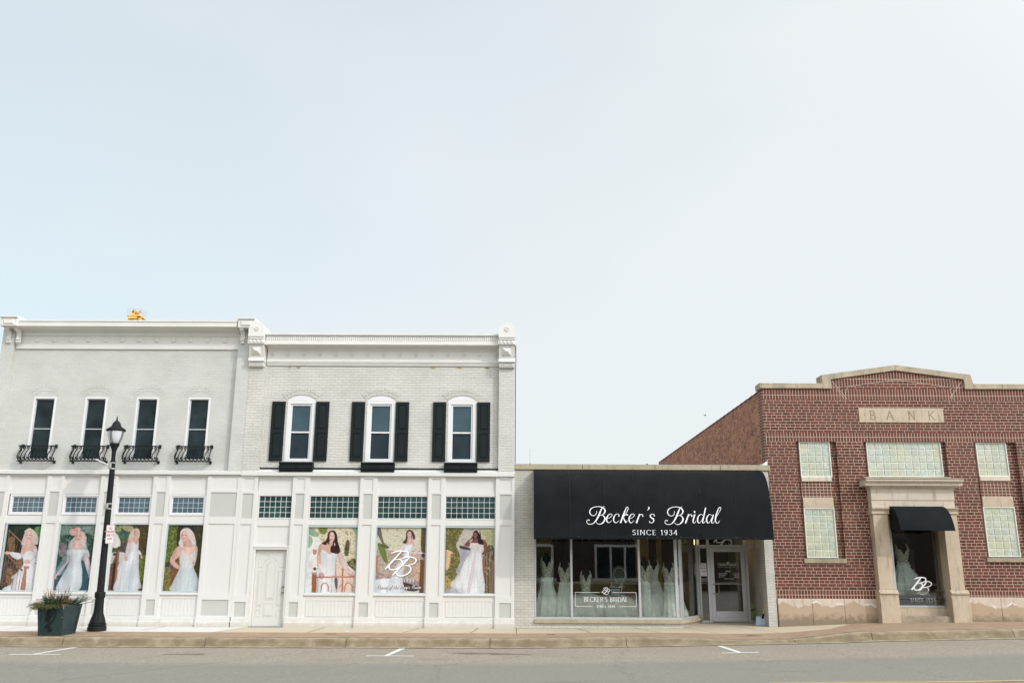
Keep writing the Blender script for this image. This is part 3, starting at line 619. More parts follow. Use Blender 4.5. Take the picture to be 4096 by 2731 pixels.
# juliet balconies: one built, three copied
def scroll(mb, x, y0=-.06, z0=4.40, lean=.0, m=0):
    """S-scroll baluster, bellied outward towards the street and bent sideways"""
    P = [(.02, 4.76), (-.012, 4.775), (-.03, 4.75), (-.015, 4.72), (.015, 4.73), (.03, 4.77), (.025, 4.70), (-.02, 4.62), (-.06, 4.53), (-.065, 4.46), (-.03, 4.41), (.02, 4.41), (.045, 4.45), (.03, 4.49), (.0, 4.485), (-.005, 4.455), (.018, 4.45)]
    C_ = catmull(P, 4)
    mb.tube([(x+a*.9, -.20-.055*math.sin(math.pi*(min(max(4.79-z, 0), .38)/.38))*1.0, z) for a, z in C_], .0135, 5)
def make_balcony():
    a, b_ = wins1[0]; x0, x1 = -13.62, -12.67
    mb = MB(); mb.box(x0, x1, -.212, -.188, 4.785, 4.815); mb.box(x0, x0+.024, -.19, 0, 4.785, 4.815); mb.box(x1-.024, x1, -.19, 0, 4.785, 4.815)
    for x in (x0+.012, x1-.012): mb.bev(x-.035, x+.035, -.05, -.001, 4.765, 4.86, .02)
    rl = mb.build('balcony', M['black'], B1)
    mb = MB(); mb.box(x0, x1, -.212, -.185, 4.375, 4.40); mb.box(x0, x0+.024, -.19, 0, 4.375, 4.40); mb.box(x1-.024, x1, -.19, 0, 4.375, 4.40)
    for x in (x0+.012, x1-.012): mb.bev(x-.03, x+.03, -.04, -.001, 4.34, 4.42, .015)
    mb.build('bottom_rail', M['black'], rl)
    for k in range(9):
        mb = MB(); scroll(mb, x0+.06+(x1-x0-.12)*k/8+.01); mb.build('scroll_baluster', M['black'], rl)
    for xx in (x0+.012, x1-.012):
        mb = MB(); P = catmull([(-.02, 4.77), (-.06, 4.78), (-.09, 4.73), (-.06, 4.69), (-.10, 4.66), (-.16, 4.56), (-.19, 4.47), (-.15, 4.41), (-.09, 4.42), (-.07, 4.46), (-.10, 4.49), (-.12, 4.46)], 4)
        mb.tube([(xx, y, z) for y, z in P], .014, 5); mb.build('scroll_baluster', M['black'], rl)
    return rl
bal = make_balcony()
for i in range(1, 4):
    c = copy_tree(bal, B1); c.location.x += 1.45*i-.01*i
for o_ in [o_ for o_ in B1.children if o_.name.startswith('balcony')]: o_['group'] = 'black iron balconies under the tall windows'
# belt between storeys
mb = MB(); mb.exx([(.02, 4.165), (-.02, 4.165), (-.15, 4.13), (-.16, 4.125), (-.16, 4.045), (-.10, 4.04), (-.10, 4.01), (.02, 4.0)], -14.55, -7.452); mb.build('belt_course', M['trim'], B1)

def storefront(parent, x_left, x_right, piers, bays, zt, rows, z0s, ybay=-.05, ypier=-.10):
    """timber shopfront: piers (x0,x1,[panel spans]) standing proud of bays (x0,x1)"""
    r1, r2_, r3, r4 = rows
    gz = lambda x: f_z(x)
    for x0, x1, spans in piers:
        mb = MB(); holes = []
        for a, b_ in spans:
            holes += [(a, b_, r1[0], r1[1], .022, 0), (a, b_, r2_[0], r2_[1], .022, 1), (a, b_, r3[0], r3[1], .022, 0), (a, b_, r4[0], r4[1], .022, 1)]
        mb.grid(x0, x1, -.1, zt, ypier, holes, 0)
        for x in (x0, x1): mb.face([(x, ypier, -.1), (x, .05, -.1), (x, .05, zt), (x, ypier, zt)] if x == x0 else [(x, ypier, -.1), (x, ypier, zt), (x, .05, zt), (x, .05, -.1)], 0)
        p = mb.build('pier', [M['trim'], M['panel_grey']], parent)
        mb = MB(); mb.exx([(ypier, .325), (ypier-.012, .32), (ypier-.012, .205), (ypier-.035, .19), (ypier-.035, -.1), (.02, -.1), (.02, .325)], x0-.012, x1+.012); mb.build('plinth', M['trim'], p)
P1 = [(-14.6, -13.80, [(-14.45, -13.89)]), (-12.76, -12.30, [(-12.65, -12.39)]), (-11.29, -10.83, [(-11.17, -10.93)]), (-9.85, -9.385, [(-9.73, -9.485)]), (-8.365, -7.452, [(-8.255, -7.535)])]
storefront(B1, -14.6, -7.45, P1, None, 4.02, ((3.64, 3.98), (2.91, 3.565), (.92, 2.725), (.35, .75)), None)
bays1 = [(-13.80, -12.76), (-12.30, -11.29), (-10.83, -9.85), (-9.385, -8.365)]
mb = MB()
for a, b_ in bays1:
    mb.grid(a, b_, -.1, 4.02, -.05, [(a+.02, b_-.0, 3.64, 3.98, .022, 0), (a+.03, b_-.03, 2.94, 3.505, .06, None), (a+.02, b_-.02, .92, 2.735, .06, None), (a+.06, b_-.06, .33, .775, .02, 0)])
mb.build('shopfront_boarding', M['trim'], B1)
mb = MB(); mb.box(-14.6, -7.45, .012, .3, -.1, 4.12); mb.build('shopfront_backing', M['trim'], B1)
PRINTS = []
def shop_bay(parent, a, b_, zpic, transom, tr_n, tmat, frame_in=.035, tf=True):
    mb = MB(); board_bay(mb, a+.065, b_-.065, .335, .77, -.042); mb.build('beadboard', M['trim'], parent)
    mb = MB(); mb.exx([(.0, .935), (-.085, .925), (-.095, .915), (-.095, .875), (-.05, .865), (.0, .865)], a+.003, b_-.003); mb.build('window_sill', M['trim'], parent)
    mb = MB(); mb.exx([(-.04, .325), (-.062, .32), (-.062, .205), (-.08, .19), (-.08, -.1), (-.04, -.1)], a+.012, b_-.012); mb.build('base_board', M['trim'], parent)
    x0, x1, z0, z1 = transom
    mb = MB()
    if tf: frame(mb, x0-.075, x1+.075, z0-.075, z1+.075, .045, -.07, .0); frame(mb, x0-.03, x1+.03, z0-.03, z1+.03, .03, -.055, .0)
    else: frame(mb, x0-.03, x1+.03, z0-.03, z1+.03, .03, -.06, .0)
    w_ = mb.build('transom_window', M['vinyl'] if tf else M['trim'], parent)
    block_window(w_, x0, x1, z0, z1, *tr_n, -.022, tmat, M['grout_blue' if tf else 'grout'], gap=.0065 if tf else .006, bul=.008)
    x0, x1, z0, z1 = zpic
    mb = MB(); frame(mb, x0-.045, x1+.045, z0-.045, z1+.045, .045, -.055, .01)
    df = mb.build('display_window', M['alu'], parent); PRINTS.append((df, x0, x1, z0, z1)); return df
for i, (a, b_) in enumerate(bays1):
    xc = [-13.235, -11.79, -10.34, -8.87][i]
    shop_bay(B1, a, b_, (xc-.475, xc+.475, .97, 2.69), (xc-.42, xc+.42, 3.015, 3.42), (6, 3), M['block_blue'])

# ================================================================ SECOND WHITE BUILDING
B2 = thing('painted_brick_building', 'pale painted brick building with black shutters beside its three arched windows', 'building', (-3.7, 0, 0))
wins2 = [(-6.345, -5.56), (-4.11, -3.32), (-1.835, -1.045)]
mb = MB(); mb.grid(-6.985, -.41, 4.19, 7.2, 0, [(a, b_, 4.43, 6.125, .1, None) for a, b_ in wins2])
mb.box(-7.44, .03, .35, 20, -.1, 7.75)
mb.build('wall', M['old_brick'], B2)
for x0, x1 in ((-7.449, -6.985), (-.41, .03)):
    mb = MB(); mb.box(x0, x1, -.145, .3, 4.12, 7.1); mb.build('pilaster', M['old_brick'], B2)
for a, b_ in wins2:
    cx = (a+b_)/2
    mb = MB(); fan(mb, cx, 6.15, 6.30, .42, 0, 14, depth=.015); mb.build('brick_arch', M['old_brick'], B2)
    mb = MB(); frame(mb, a, b_, 4.41, 6.128, .095, -.012, .12, b=.008); mb.prism(seg(cx, 6.128, 6.262, (b_-a)/2), -.012, .02)
    wf = mb.build('window', M['vinyl'], B2)
    mb = MB(); frame(mb, a+.095, b_-.095, 4.46, 6.03, .045, .02, .09); mb.box(a+.13, b_-.13, .025, .09, 5.22, 5.262); mb.build('sash', M['vinyl'], wf)
    mb = MB(); mb.box(a+.12, b_-.12, .06, .08, 5.24, 6.0); mb.build('upper_pane', M['pane_blind'], wf)
    mb = MB(); mb.box(a+.12, b_-.12, .064, .084, 4.48, 5.24); mb.build('lower_pane', M['pane_screen'], wf)
    for sx in (a-.415, b_+.03):
        s_ = MB(); x0, x1 = sx, sx+.365
        s_.grid(x0, x1, 4.435, 6.095, -.05, [(x0+.065, x1-.065, 4.535, 5.215, .018, 0), (x0+.065, x1-.065, 5.315, 6.015, .018, 0)])
        for x in (x0, x1): s_.box(x-.001, x+.001, -.05, .0, 4.435, 6.095)
        s_.box(x0, x1, -.049, 0, 6.093, 6.095); s_.box(x0, x1, -.049, 0, 4.435, 4.437)
        s_.bev(x0+.085, x1-.085, -.048, -.03, 4.555, 5.195, .014); s_.bev(x0+.085, x1-.085, -.048, -.03, 5.335, 5.995, .014)
        s_.build('shutter', M['shutter'], B2)
    # flower box, flared, with two sunk panels
    mb = MB(); fx0, fx1 = cx-.455, cx+.455
    mb.exx([(-.015, 4.12), (-.17, 4.12), (-.20, 4.14), (-.20, 4.165), (-.225, 4.185), (-.235, 4.33), (-.262, 4.345), (-.262, 4.385), (-.015, 4.385)], fx0, fx1)
    for q in (0, 1):
        xa = fx0+.05+q*.415; mb.bev(xa, xa+.39, -.243, -.22, 4.205, 4.315, .012)
    mb.build('flower_box', M['box'], B2)
    mb = MB(); mb.box(b_-.02, b_+.06, -.06, .0, 4.28, 4.36); mb.build('stone_sill', M['old_brick'], B2)
mb = MB(); mb.box(-6.985, -.41, -.035, .0, 4.205, 4.252); mb.build('black_band', M['dark_line'], B2)
mb = MB(); mb.exx([(.02, 4.203), (-.02, 4.203), (-.15, 4.135), (-.165, 4.125), (-.165, 4.025), (-.11, 4.02), (-.11, 4.0), (.02, 4.0)], -7.449, .04); mb.build('belt_course', M['trim'], B2)
mb = MB(); mb.exx([(.02, 7.13), (-.035, 7.13), (-.045, 7.16), (-.03, 7.175), (-.055, 7.19), (-.055, 7.215), (-.075, 7.225), (-.075, 7.265), (-.035, 7.285), (-.03, 7.32), (-.03, 7.545), (-.05, 7.56), (-.06, 7.60), (-.10, 7.615), (-.12, 7.64), (-.34, 7.665), (-.355, 7.67), (-.355, 7.72), (-.33, 7.735), (-.335, 7.765), (-.30, 7.78), (-.29, 7.80), (-.29, 7.925), (-.31, 7.935), (-.36, 7.95), (-.36, 7.995), (.3, 8.02), (.3, 7.13)], -7.0, -.39)
cor = mb.build('cornice', M['cornice'], B2)
mb = MB(); n = 110
for i in range(n):
    x = -6.97+6.56*i/n; mb.bev(x, x+.036, -.312, -.288, 7.80, 7.925, .008)
mb.build('fluted_band', M['cornice'], cor)
def rosette(mb, cx, cz, r, y):
    n = 10
    for k in range(n):
        a = 2*math.pi*k/n; mb.lathe([(.0, 0), (r*.26, .004), (r*.22, .012), (.0, .018)], 0, 0, 6)
        # turn the little petal to face the street
        for q in range(24): 
            x, yy, z = mb.v[-24+q]; mb.v[-24+q] = (cx+x+r*.70*math.cos(a), y-z, cz+yy+r*.70*math.sin(a))
    mb.prism([(cx+r*.35*math.cos(2*math.pi*k/10), cz+r*.35*math.sin(2*math.pi*k/10)) for k in range(10)], y-.02, y+.002)
for i in range(15):
    x = -6.87+.4545*i; mb = MB(); rosette(mb, x, 7.44, .068, -.03); mb.build('rosette', M['cornice'], cor)
for x0, x1 in ((-7.45, -7.015), (-.425, .035)):
    mb = MB(); cx = (x0+x1)/2; h = (x1-x0)/2
    mb.prism([(x0, 7.86), (x1, 7.86)]+[(cx+h*math.cos(math.pi*i/16), 8.06+h*.98*math.sin(math.pi*i/16)) for i in range(17)], -.50, .3)
    mb.exx([(.3, 7.79), (-.47, 7.79), (-.49, 7.80), (-.49, 7.83), (-.46, 7.845), (-.475, 7.86), (.3, 7.86)], x0+.005, x1-.005)
    mb.exx([(.3, 7.66), (-.44, 7.66), (-.465, 7.675), (-.46, 7.79), (.3, 7.79)], x0-.01, x1+.01)
    mb.exx([(.3, 7.30), (-.28, 7.30), (-.39, 7.66), (.3, 7.66)], x0+.012, x1-.012)
    mb.exx([(.3, 7.18), (-.27, 7.18), (-.33, 7.20), (-.285, 7.30), (.3, 7.30)], x0, x1)
    mb.exx([(.3, 7.05), (-.23, 7.05), (-.25, 7.065), (-.25, 7.18), (.3, 7.18)], x0+.01, x1-.01)
    cp = mb.build('cornice_end', M['cornice'], B2)
    mb = MB()
    for k in range(4): mb.bev(x0+.03+k*.108, x0+.03+k*.108+.06, -.485, -.46, 7.70, 7.775, .006)
    mb.build('dentils', M['cornice'], cp)
    mb = MB()
    for k in range(7): mb.bev(x0+.02+k*.06, x0+.02+k*.06+.035, -.275, -.25, 7.09, 7.155, .005)
    mb.build('dentils', M['cornice'], cp)
    mb = MB(); a, b_, c_1, d_ = cx-.13, cx+.13, 7.37, 7.59; yb = lambda z: -.28-(z-7.30)/.36*.11-.012
    P = [(a, yb(c_1), c_1), (b_, yb(c_1), c_1), (b_, yb(d_), d_), (a, yb(d_), d_)]; ap = [(cx-.02, yb(7.48)-.08, 7.48), (cx+.02, yb(7.48)-.08, 7.48)]
    mb.quads(P+ap, [(0, 1, 5, 4), (1, 2, 5), (2, 3, 4, 5), (3, 0, 4)]); mb.build('pyramid_block', M['cornice'], cp)
    mb = MB(); rosette(mb, cx, 8.09, .082, -.50); mb.build('rosette', M['cornice'], cp)
# exposed patches where paint has peeled under the cornice
mb = MB()
for x, w_ in ((-6.40, .09), (-6.18, .15), (-2.35, .14), (-1.62, .16), (-.82, .14)):
    P = [(x+w_*(.5+.5*math.cos(a)*(1+.3*math.sin(5*a+x))), 7.085+.022*math.sin(a)*(1+.4*math.cos(4*a+x))) for a in [2*math.pi*k/12 for k in range(12)]]
    mb.face([(p, -.006, q) for p, q in P])
mb.build('bare_patches', plain('bare_tan_brick', (.36, .25, .10), .9, var=.4, scale=30), B2)
P2 = [(-7.449, -6.985, [(-7.38, -7.08)]), (-6.025, -5.565, [(-5.93, -5.69)]), (-4.18, -3.71, [(-4.08, -3.83)]), (-2.315, -1.85, [(-2.215, -1.965)]), (-.47, .04, [(-.36, -.04)])]
storefront(B2, -7.45, .04, P2, None, 4.02, ((3.62, 3.95), (2.87, 3.54), (.87, 2.715), (.30, .70)), None)
bays2 = [(-6.985, -6.025), (-5.565, -4.18), (-3.71, -2.315), (-1.85, -.47)]
mb = MB()
a, b_ = bays2[0]; mb.grid(a, b_, -.1, 4.02, -.05, [(a+.0, b_-.02, 3.62, 3.95, .022, 0), (-6.95, -6.02, 2.86, 3.51, .06, None), (-6.94, -6.06, 2.17, 2.67, .022, 0), (-6.955, -6.055, -.1, 2.08, .12, None)])
for a, b_ in bays2[1:]:
    mb.grid(a, b_, -.1, 4.02, -.05, [(a+.02, b_-.02, 3.62, 3.95, .022, 0), (a+.01, b_-.01, 2.86, 3.51, .06, None), (a+.015, b_-.01, .88, 2.70, .06, None), (a+.06, b_-.06, .30, .735, .02, 0)])
mb.build('shopfront_boarding', M['trim'], B2)
mb = MB(); mb.box(-7.44, .03, .012, .3, 2.1, 4.12); mb.box(-6.0, .03, .012, .3, -.1, 2.1); mb.box(-7.44, -6.97, .012, .3, -.1, 2.1); mb.build('shopfront_backing', M['trim'], B2)
for (a, b_), (x0, x1), nn in zip(bays2[1:], ((-5.53, -4.21), (-3.68, -2.35), (-1.825, -.495)), (9, 9, 9)):
    shop_bay(B2, a, b_, (x0+.005, x1-.005, .945, 2.645), (x0-.005, x1+.005, 2.89, 3.475), (nn, 4), M['block_dark'], tf=False)
mb = MB(); frame(mb, -6.955, -6.015, 2.86, 3.505, .03, -.06, 0); w_ = mb.build('transom_window', M['trim'], B2)
block_window(w_, -6.925, -6.045, 2.89, 3.475, 6, 4, -.022, M['block_dark'], M['grout'], gap=.007, bul=.008)
# panelled door
mb = MB(); frame(mb, -6.985, -6.022, -.1, 2.11, .06, -.085, .06); mb.box(-6.985, -6.022, -.10, -.05, 2.11, 2.14); mb.build('door_frame', M['trim'], B2)
mb = MB(); dx0, dx1 = -6.92, -6.07; mb.box(dx0, dx1, .02, .06, .09, 2.045); dr = mb.build('door', M['door'], B2)
def panel_ring(mb, pts, y, wd=.016):
    P = pts+[pts[0]]
    n = len(pts)
    for p, q in zip(P, P[1:]):
        mb.tube([(p[0], y, p[1]), (q[0], y, q[1])], wd/2, 5)
cx = (dx0+dx1)/2; mb = MB()
arch = [(cx+.115*math.cos(math.pi*i/10), 1.55+.18*math.sin(math.pi*i/10)) for i in range(11)]
mb.prism([(cx-.095, .80), (cx+.095, .80)]+[(cx+.095*math.cos(math.pi*i/10), 1.55+.16*math.sin(math.pi*i/10)) for i in range(11)], .008, .021)
panel_ring(mb, [(cx+.125, .76)]+[(cx+.125*math.cos(math.pi*i/10), 1.55+.2*math.sin(math.pi*i/10)) for i in range(11)]+[(cx-.125, .76)], .018)
for s in (-1, 1):
    panel_ring(mb, [(cx+s*.20, .60), (cx+s*.33, .60), (cx+s*.33, 1.50), (cx+s*.20, 1.50)], .018); mb.bev(min(cx+s*.22, cx+s*.31), max(cx+s*.22, cx+s*.31), .01, .021, .62, 1.48, .006)
    panel_ring(mb, [(cx+s*.33, 1.60), (cx+s*.33, 1.92), (cx+s*.06, 1.92), (cx+s*.06, 1.83), (cx+s*.15, 1.78), (cx+s*.21, 1.68), (cx+s*.22, 1.60)], .018)
    panel_ring(mb, [(cx+s*.22, .33), (cx+s*.33, .33), (cx+s*.33, .49), (cx+s*.22, .49)], .018)
panel_ring(mb, [(cx-.13, .33), (cx+.13, .33), (cx+.13, .66), (cx-.13, .66)], .018); mb.bev(cx-.11, cx+.11, .01, .021, .35, .64, .006)
mb.build('door_moulding', M['door'], dr)
for z, nm, r in ((1.09, 'deadbolt', .028), (.955, 'door_knob', .033)):
    mb = MB(); mb.tube([(-6.135, .02, z), (-6.135, -.0, z), (-6.135, -.02, z), (-6.135, -.05, z), (-6.135, -.06, z)], [r*1.1, r*1.1, r*.5, r, r*.6], 12); mb.build(nm, M['brass'], dr)
mb = MB(); mb.box(-6.95, -6.04, -.12, .1, .045, .088); mb.build('threshold', M['galv'], B2)
mb = MB(); mb.tube([(.055, .05, 4.4), (.055, .05, 7.0), (.065, .04, 7.3), (.06, .02, 7.75)], .012, 6); mb.build('roof_cable', M['black'], B2)
mb = MB(); mb.box(-.5, .05, .25, .4, 7.5, 7.78); mb.build('side_flashing', M['steel'], B2)
# ---------------------------------------------------------------- printed pictures behind the shop windows
def vnoise(w_, h_, cx, cy, seed):
    rr = np.random.RandomState(seed); g = rr.rand(int(cy)+2, int(cx)+2)
    ys = np.linspace(0, cy-.001, h_); xs = np.linspace(0, cx-.001, w_); yi = ys.astype(int); xi = xs.astype(int); fy = (ys-yi)[:, None]; fx = (xs-xi)[None]
    a = g[yi][:, xi]; b = g[yi][:, xi+1]; c = g[yi+1][:, xi]; d = g[yi+1][:, xi+1]
    return (a*(1-fx)+b*fx)*(1-fy)+(c*(1-fx)+d*fx)*fy
def lin_np(a):
    a = np.clip(a, 0, 255)/255; return np.where(a <= .04045, a/12.92, ((a+.055)/1.055)**2.4)
class Pic:
    def __init__(s, w_, h_, corners, seed):
        s.w, s.h = w_, h_; s.c = corners; s.seed = seed; s.q = w_/(76 if w_ < 110 else 106); s.im = np.zeros((h_, w_, 3)); s.k = 0
        s.X, s.Y = np.meshgrid((np.arange(w_)+.5)/w_, (np.arange(h_)+.5)/h_)
    def uv(s, p):
        (x0, y0), (x1, y1), (x2, y2), (x3, y3) = s.c      # TL TR BR BL
        x, y = p[:2]; v = .5; u = .5
        for _ in range(6):
            xl = x0+(x3-x0)*v; xr = x1+(x2-x1)*v; u = (x-xl)/(xr-xl); yt = y0+(y1-y0)*u; yb = y3+(y2-y3)*u; v = (y-yt)/(yb-yt)
        return u, v
    def tex(s, cols, cell, amp=1, box=None):
        """leafy mottling from a list of colours"""
        s.k += 1; cell *= s.q; n = vnoise(s.w, s.h, s.w/cell, s.h/cell, s.seed*31+s.k)*.6+vnoise(s.w, s.h, s.w/cell*2.3, s.h/cell*2.3, s.seed*57+s.k)*.4
        n = (n-n.min())/(n.max()-n.min()); n = np.clip((n-.2)/.6, 0, .999)*(len(cols)-1); i = n.astype(int); f = (n-i)[..., None]; A = np.array(cols, float); A = A*.78+A.mean(0)*.22
        return A[i]*(1-f)+A[np.minimum(i+1, len(cols)-1)]*f
    def bg(s, cols, cell=4): s.im[:] = s.tex(cols, cell)
    def mask(s, pts, smooth=True, closed=True):
        P = [s.uv(p) for p in pts]
        if smooth: P = catmull(P, 5, True)
        m_ = np.zeros((s.h, s.w), bool)
        for (xa, ya), (xb, yb) in zip(P, P[1:]+P[:1]):
            if ya == yb: continue
            c = ((ya > s.Y) != (yb > s.Y)) & (s.X < (xb-xa)*(s.Y-ya)/(yb-ya)+xa); m_ ^= c
        return m_
    def P(s, pts, col, a=1.0, smooth=True, var=6, cell=3):
        m_ = s.mask(pts, smooth)
        c = s.tex(col, cell) if isinstance(col, list) else np.array(col, float)*(1+((vnoise(s.w, s.h, s.w/2.2, s.h/2.2, s.seed+len(pts))-.5)*.05+(vnoise(s.w, s.h, s.w/4, s.h/40, s.seed+7+len(pts))-.55)*.11+(vnoise(s.w, s.h, 5, 7, s.seed+3)-.5)*.12)[..., None])
        if not isinstance(col, list) and m_.any():      # soft modelling from the middle of the form to its edges
            l_x = np.where(m_.any(1), m_.argmax(1), 0); r_x = s.w-1-np.where(m_.any(1), m_[:, ::-1].argmax(1), 0)
            t = np.clip((np.arange(s.w)[None]-l_x[:, None])/np.maximum(r_x-l_x, 1)[:, None], 0, 1); c = c*(.84+.19*np.sin(np.pi*np.clip(t*.9+.02, 0, 1))**.6)[..., None]
        s.im = np.where(m_[..., None], s.im*(1-a)+c*a, s.im)
    def E(s, x, y, rx, ry, col, a=1.0, var=4):
        s.P([(x+rx*math.cos(t), y+ry*math.sin(t)) for t in [2*math.pi*k/12 for k in range(12)]], col, a, True, var)
    def Ln(s, pts, wd, col, a=1.0, smooth=True):
        Q = catmull(pts, 5) if smooth and len(pts) > 2 else pts; L_ = []; R_ = []
        for i, p in enumerate(Q):
            q0 = Q[max(i-1, 0)]; q1 = Q[min(i+1, len(Q)-1)]; dx, dy = q1[0]-q0[0], q1[1]-q0[1]; l = math.hypot(dx, dy) or 1
            L_.append((p[0]-dy/l*wd/2, p[1]+dx/l*wd/2)); R_.append((p[0]+dy/l*wd/2, p[1]-dx/l*wd/2))
        s.P(L_+R_[::-1], col, a, False, 3)
    def face(s, x, y, w_, h_, skin, lip, eye=(80, 60, 60), tilt=0):
        s.E(x, y, w_, h_, skin); s.E(x-w_*.42+tilt, y-h_*.12, w_*.2, h_*.09, eye, .75); s.E(x+w_*.42+tilt, y-h_*.12, w_*.2, h_*.09, eye, .75)
        s.E(x+tilt, y+h_*.2, w_*.1, h_*.08, tuple(c*.85 for c in skin), .6); s.E(x+tilt, y+h_*.52, w_*.28, h_*.09, lip, .9)
    def put(s, win, parent_y=-.012):
        df, x0, x1, z0, z1 = win
        w_, h_ = s.w, s.h; q = np.pad(s.im, ((1, 1), (1, 1), (0, 0)), 'edge')
        s.im = (q[1:-1, 1:-1]*2+q[:-2, 1:-1]+q[2:, 1:-1]+q[1:-1, :-2]+q[1:-1, 2:])/6
        s.im = s.im*(1+(np.random.RandomState(s.seed).rand(h_, w_, 1)-.5)*.12)
        me = bpy.data.meshes.new('picture'); off = root_of(df).location
        xs = np.linspace(x0, x1, w_+1)-off.x; zs = np.linspace(z1, z0, h_+1)-off.z
        V = np.zeros((h_+1, w_+1, 3)); V[..., 0] = xs[None]; V[..., 1] = parent_y-off.y; V[..., 2] = zs[:, None]
        idx = np.arange((h_+1)*(w_+1)).reshape(h_+1, w_+1)
        F = np.stack([idx[1:, :-1], idx[1:, 1:], idx[:-1, 1:], idx[:-1, :-1]], -1).reshape(-1, 4)
        me.vertices.add(V.size//3); me.vertices.foreach_set('co', V.ravel()); me.loops.add(F.size); me.loops.foreach_set('vertex_index', F.ravel())
        me.polygons.add(len(F)); me.polygons.foreach_set('loop_start', np.arange(0, F.size, 4)); me.update(calc_edges=True)
        at = me.color_attributes.new('print', 'FLOAT_COLOR', 'CORNER'); c = np.ones((len(F), 4, 4)); c[..., :3] = (lin_np(s.im)*(.80 if s.seed > 4 else .74)).reshape(-1, 1, 3)
        at.data.foreach_set('color', c.ravel()); me.materials.append(M['print'])
        o = bpy.data.objects.new('picture', me); COL.objects.link(o); o.parent = df
        return o
SK = (226, 188, 174); SK2 = (216, 172, 158); GOWN = (224, 223, 226); BL = [(200, 180, 165), (226, 212, 205), (186, 165, 155)]
DG = [(22, 28, 26), (38, 52, 44), (30, 36, 34), (62, 86, 60)]
def pic1():
    p = Pic(104, 188, [(160, 68), (893, 75), (705, 1450), (-18, 1448)], 1); p.bg(DG+[(28, 26, 28)], 9)
    p.P([(720, 150), (860, 120), (880, 250), (820, 420), (740, 300)], [(50, 90, 50), (130, 170, 110), (60, 100, 60)], cell=3)
    p.P([(60, 850), (260, 880), (330, 1060), (260, 1300), (0, 1350), (0, 1000)], [(60, 48, 48), (110, 90, 85), (50, 40, 44)], cell=5)
    for x in range(0, 7): p.Ln([(190+x*62-10, 240+x*40), (30+x*58, 1400)], 9, (150, 112, 70))
    for cx, cy in ((235, 480), (190, 1150), (390, 840)): p.P([(cx-60, cy-120), (cx+50, cy-130), (cx+60, cy+150), (cx-60, cy+160)], [(60, 45, 35), (190, 150, 110), (90, 66, 50)], .85, cell=2.2)
    p.Ln([(165, 190), (440, 450)], 30, (158, 110, 88))
    p.P([(440, 560), (470, 500), (600, 470), (730, 520), (760, 620), (640, 680), (520, 780), (430, 700)], SK)
    p.P([(470, 1300), (230, 1330), (60, 1450), (760, 1460), (790, 1000), (700, 900), (480, 960), (330, 1100), (230, 1200)], GOWN, smooth=True)
    p.P([(410, 640), (470, 720), (560, 640), (660, 640), (720, 700), (690, 900), (740, 1040), (760, 1450), (240, 1450), (300, 1150), (450, 950), (470, 850)], GOWN)
    p.P([(180, 660), (290, 660), (420, 690), (440, 780), (330, 810), (220, 740)], (220, 216, 222)); p.E(140, 675, 55, 35, SK2)
    p.P([(680, 600), (770, 610), (800, 780), (760, 880), (620, 900), (600, 840), (720, 760)], (218, 214, 220)); p.E(550, 860, 55, 45, SK2)
    p.P([(560, 185), (500, 260), (470, 350), (430, 480), (480, 520), (640, 490), (760, 500), (790, 420), (770, 300), (700, 210), (630, 170)], BL, cell=3)
    p.P([(545, 400), (640, 400), (650, 560), (520, 570)], SK); p.face(585, 315, 75, 100, SK, (185, 90, 95)); p.E(650, 400, 18, 60, (225, 190, 180)); p.Ln([(500, 230), (600, 165), (710, 220)], 26, (225, 210, 190))
    p.Ln([(140, 710), (460, 1050)], 34, (150, 100, 88)); p.P([(480, 960), (590, 960), (580, 1010), (540, 1040), (510, 1460), (410, 1460), (490, 1040)], (176, 128, 104))
    for x in (250, 330, 390): p.Ln([(x+40, 1040), (x-20, 1450)], 10, (170, 120, 120))
    return p
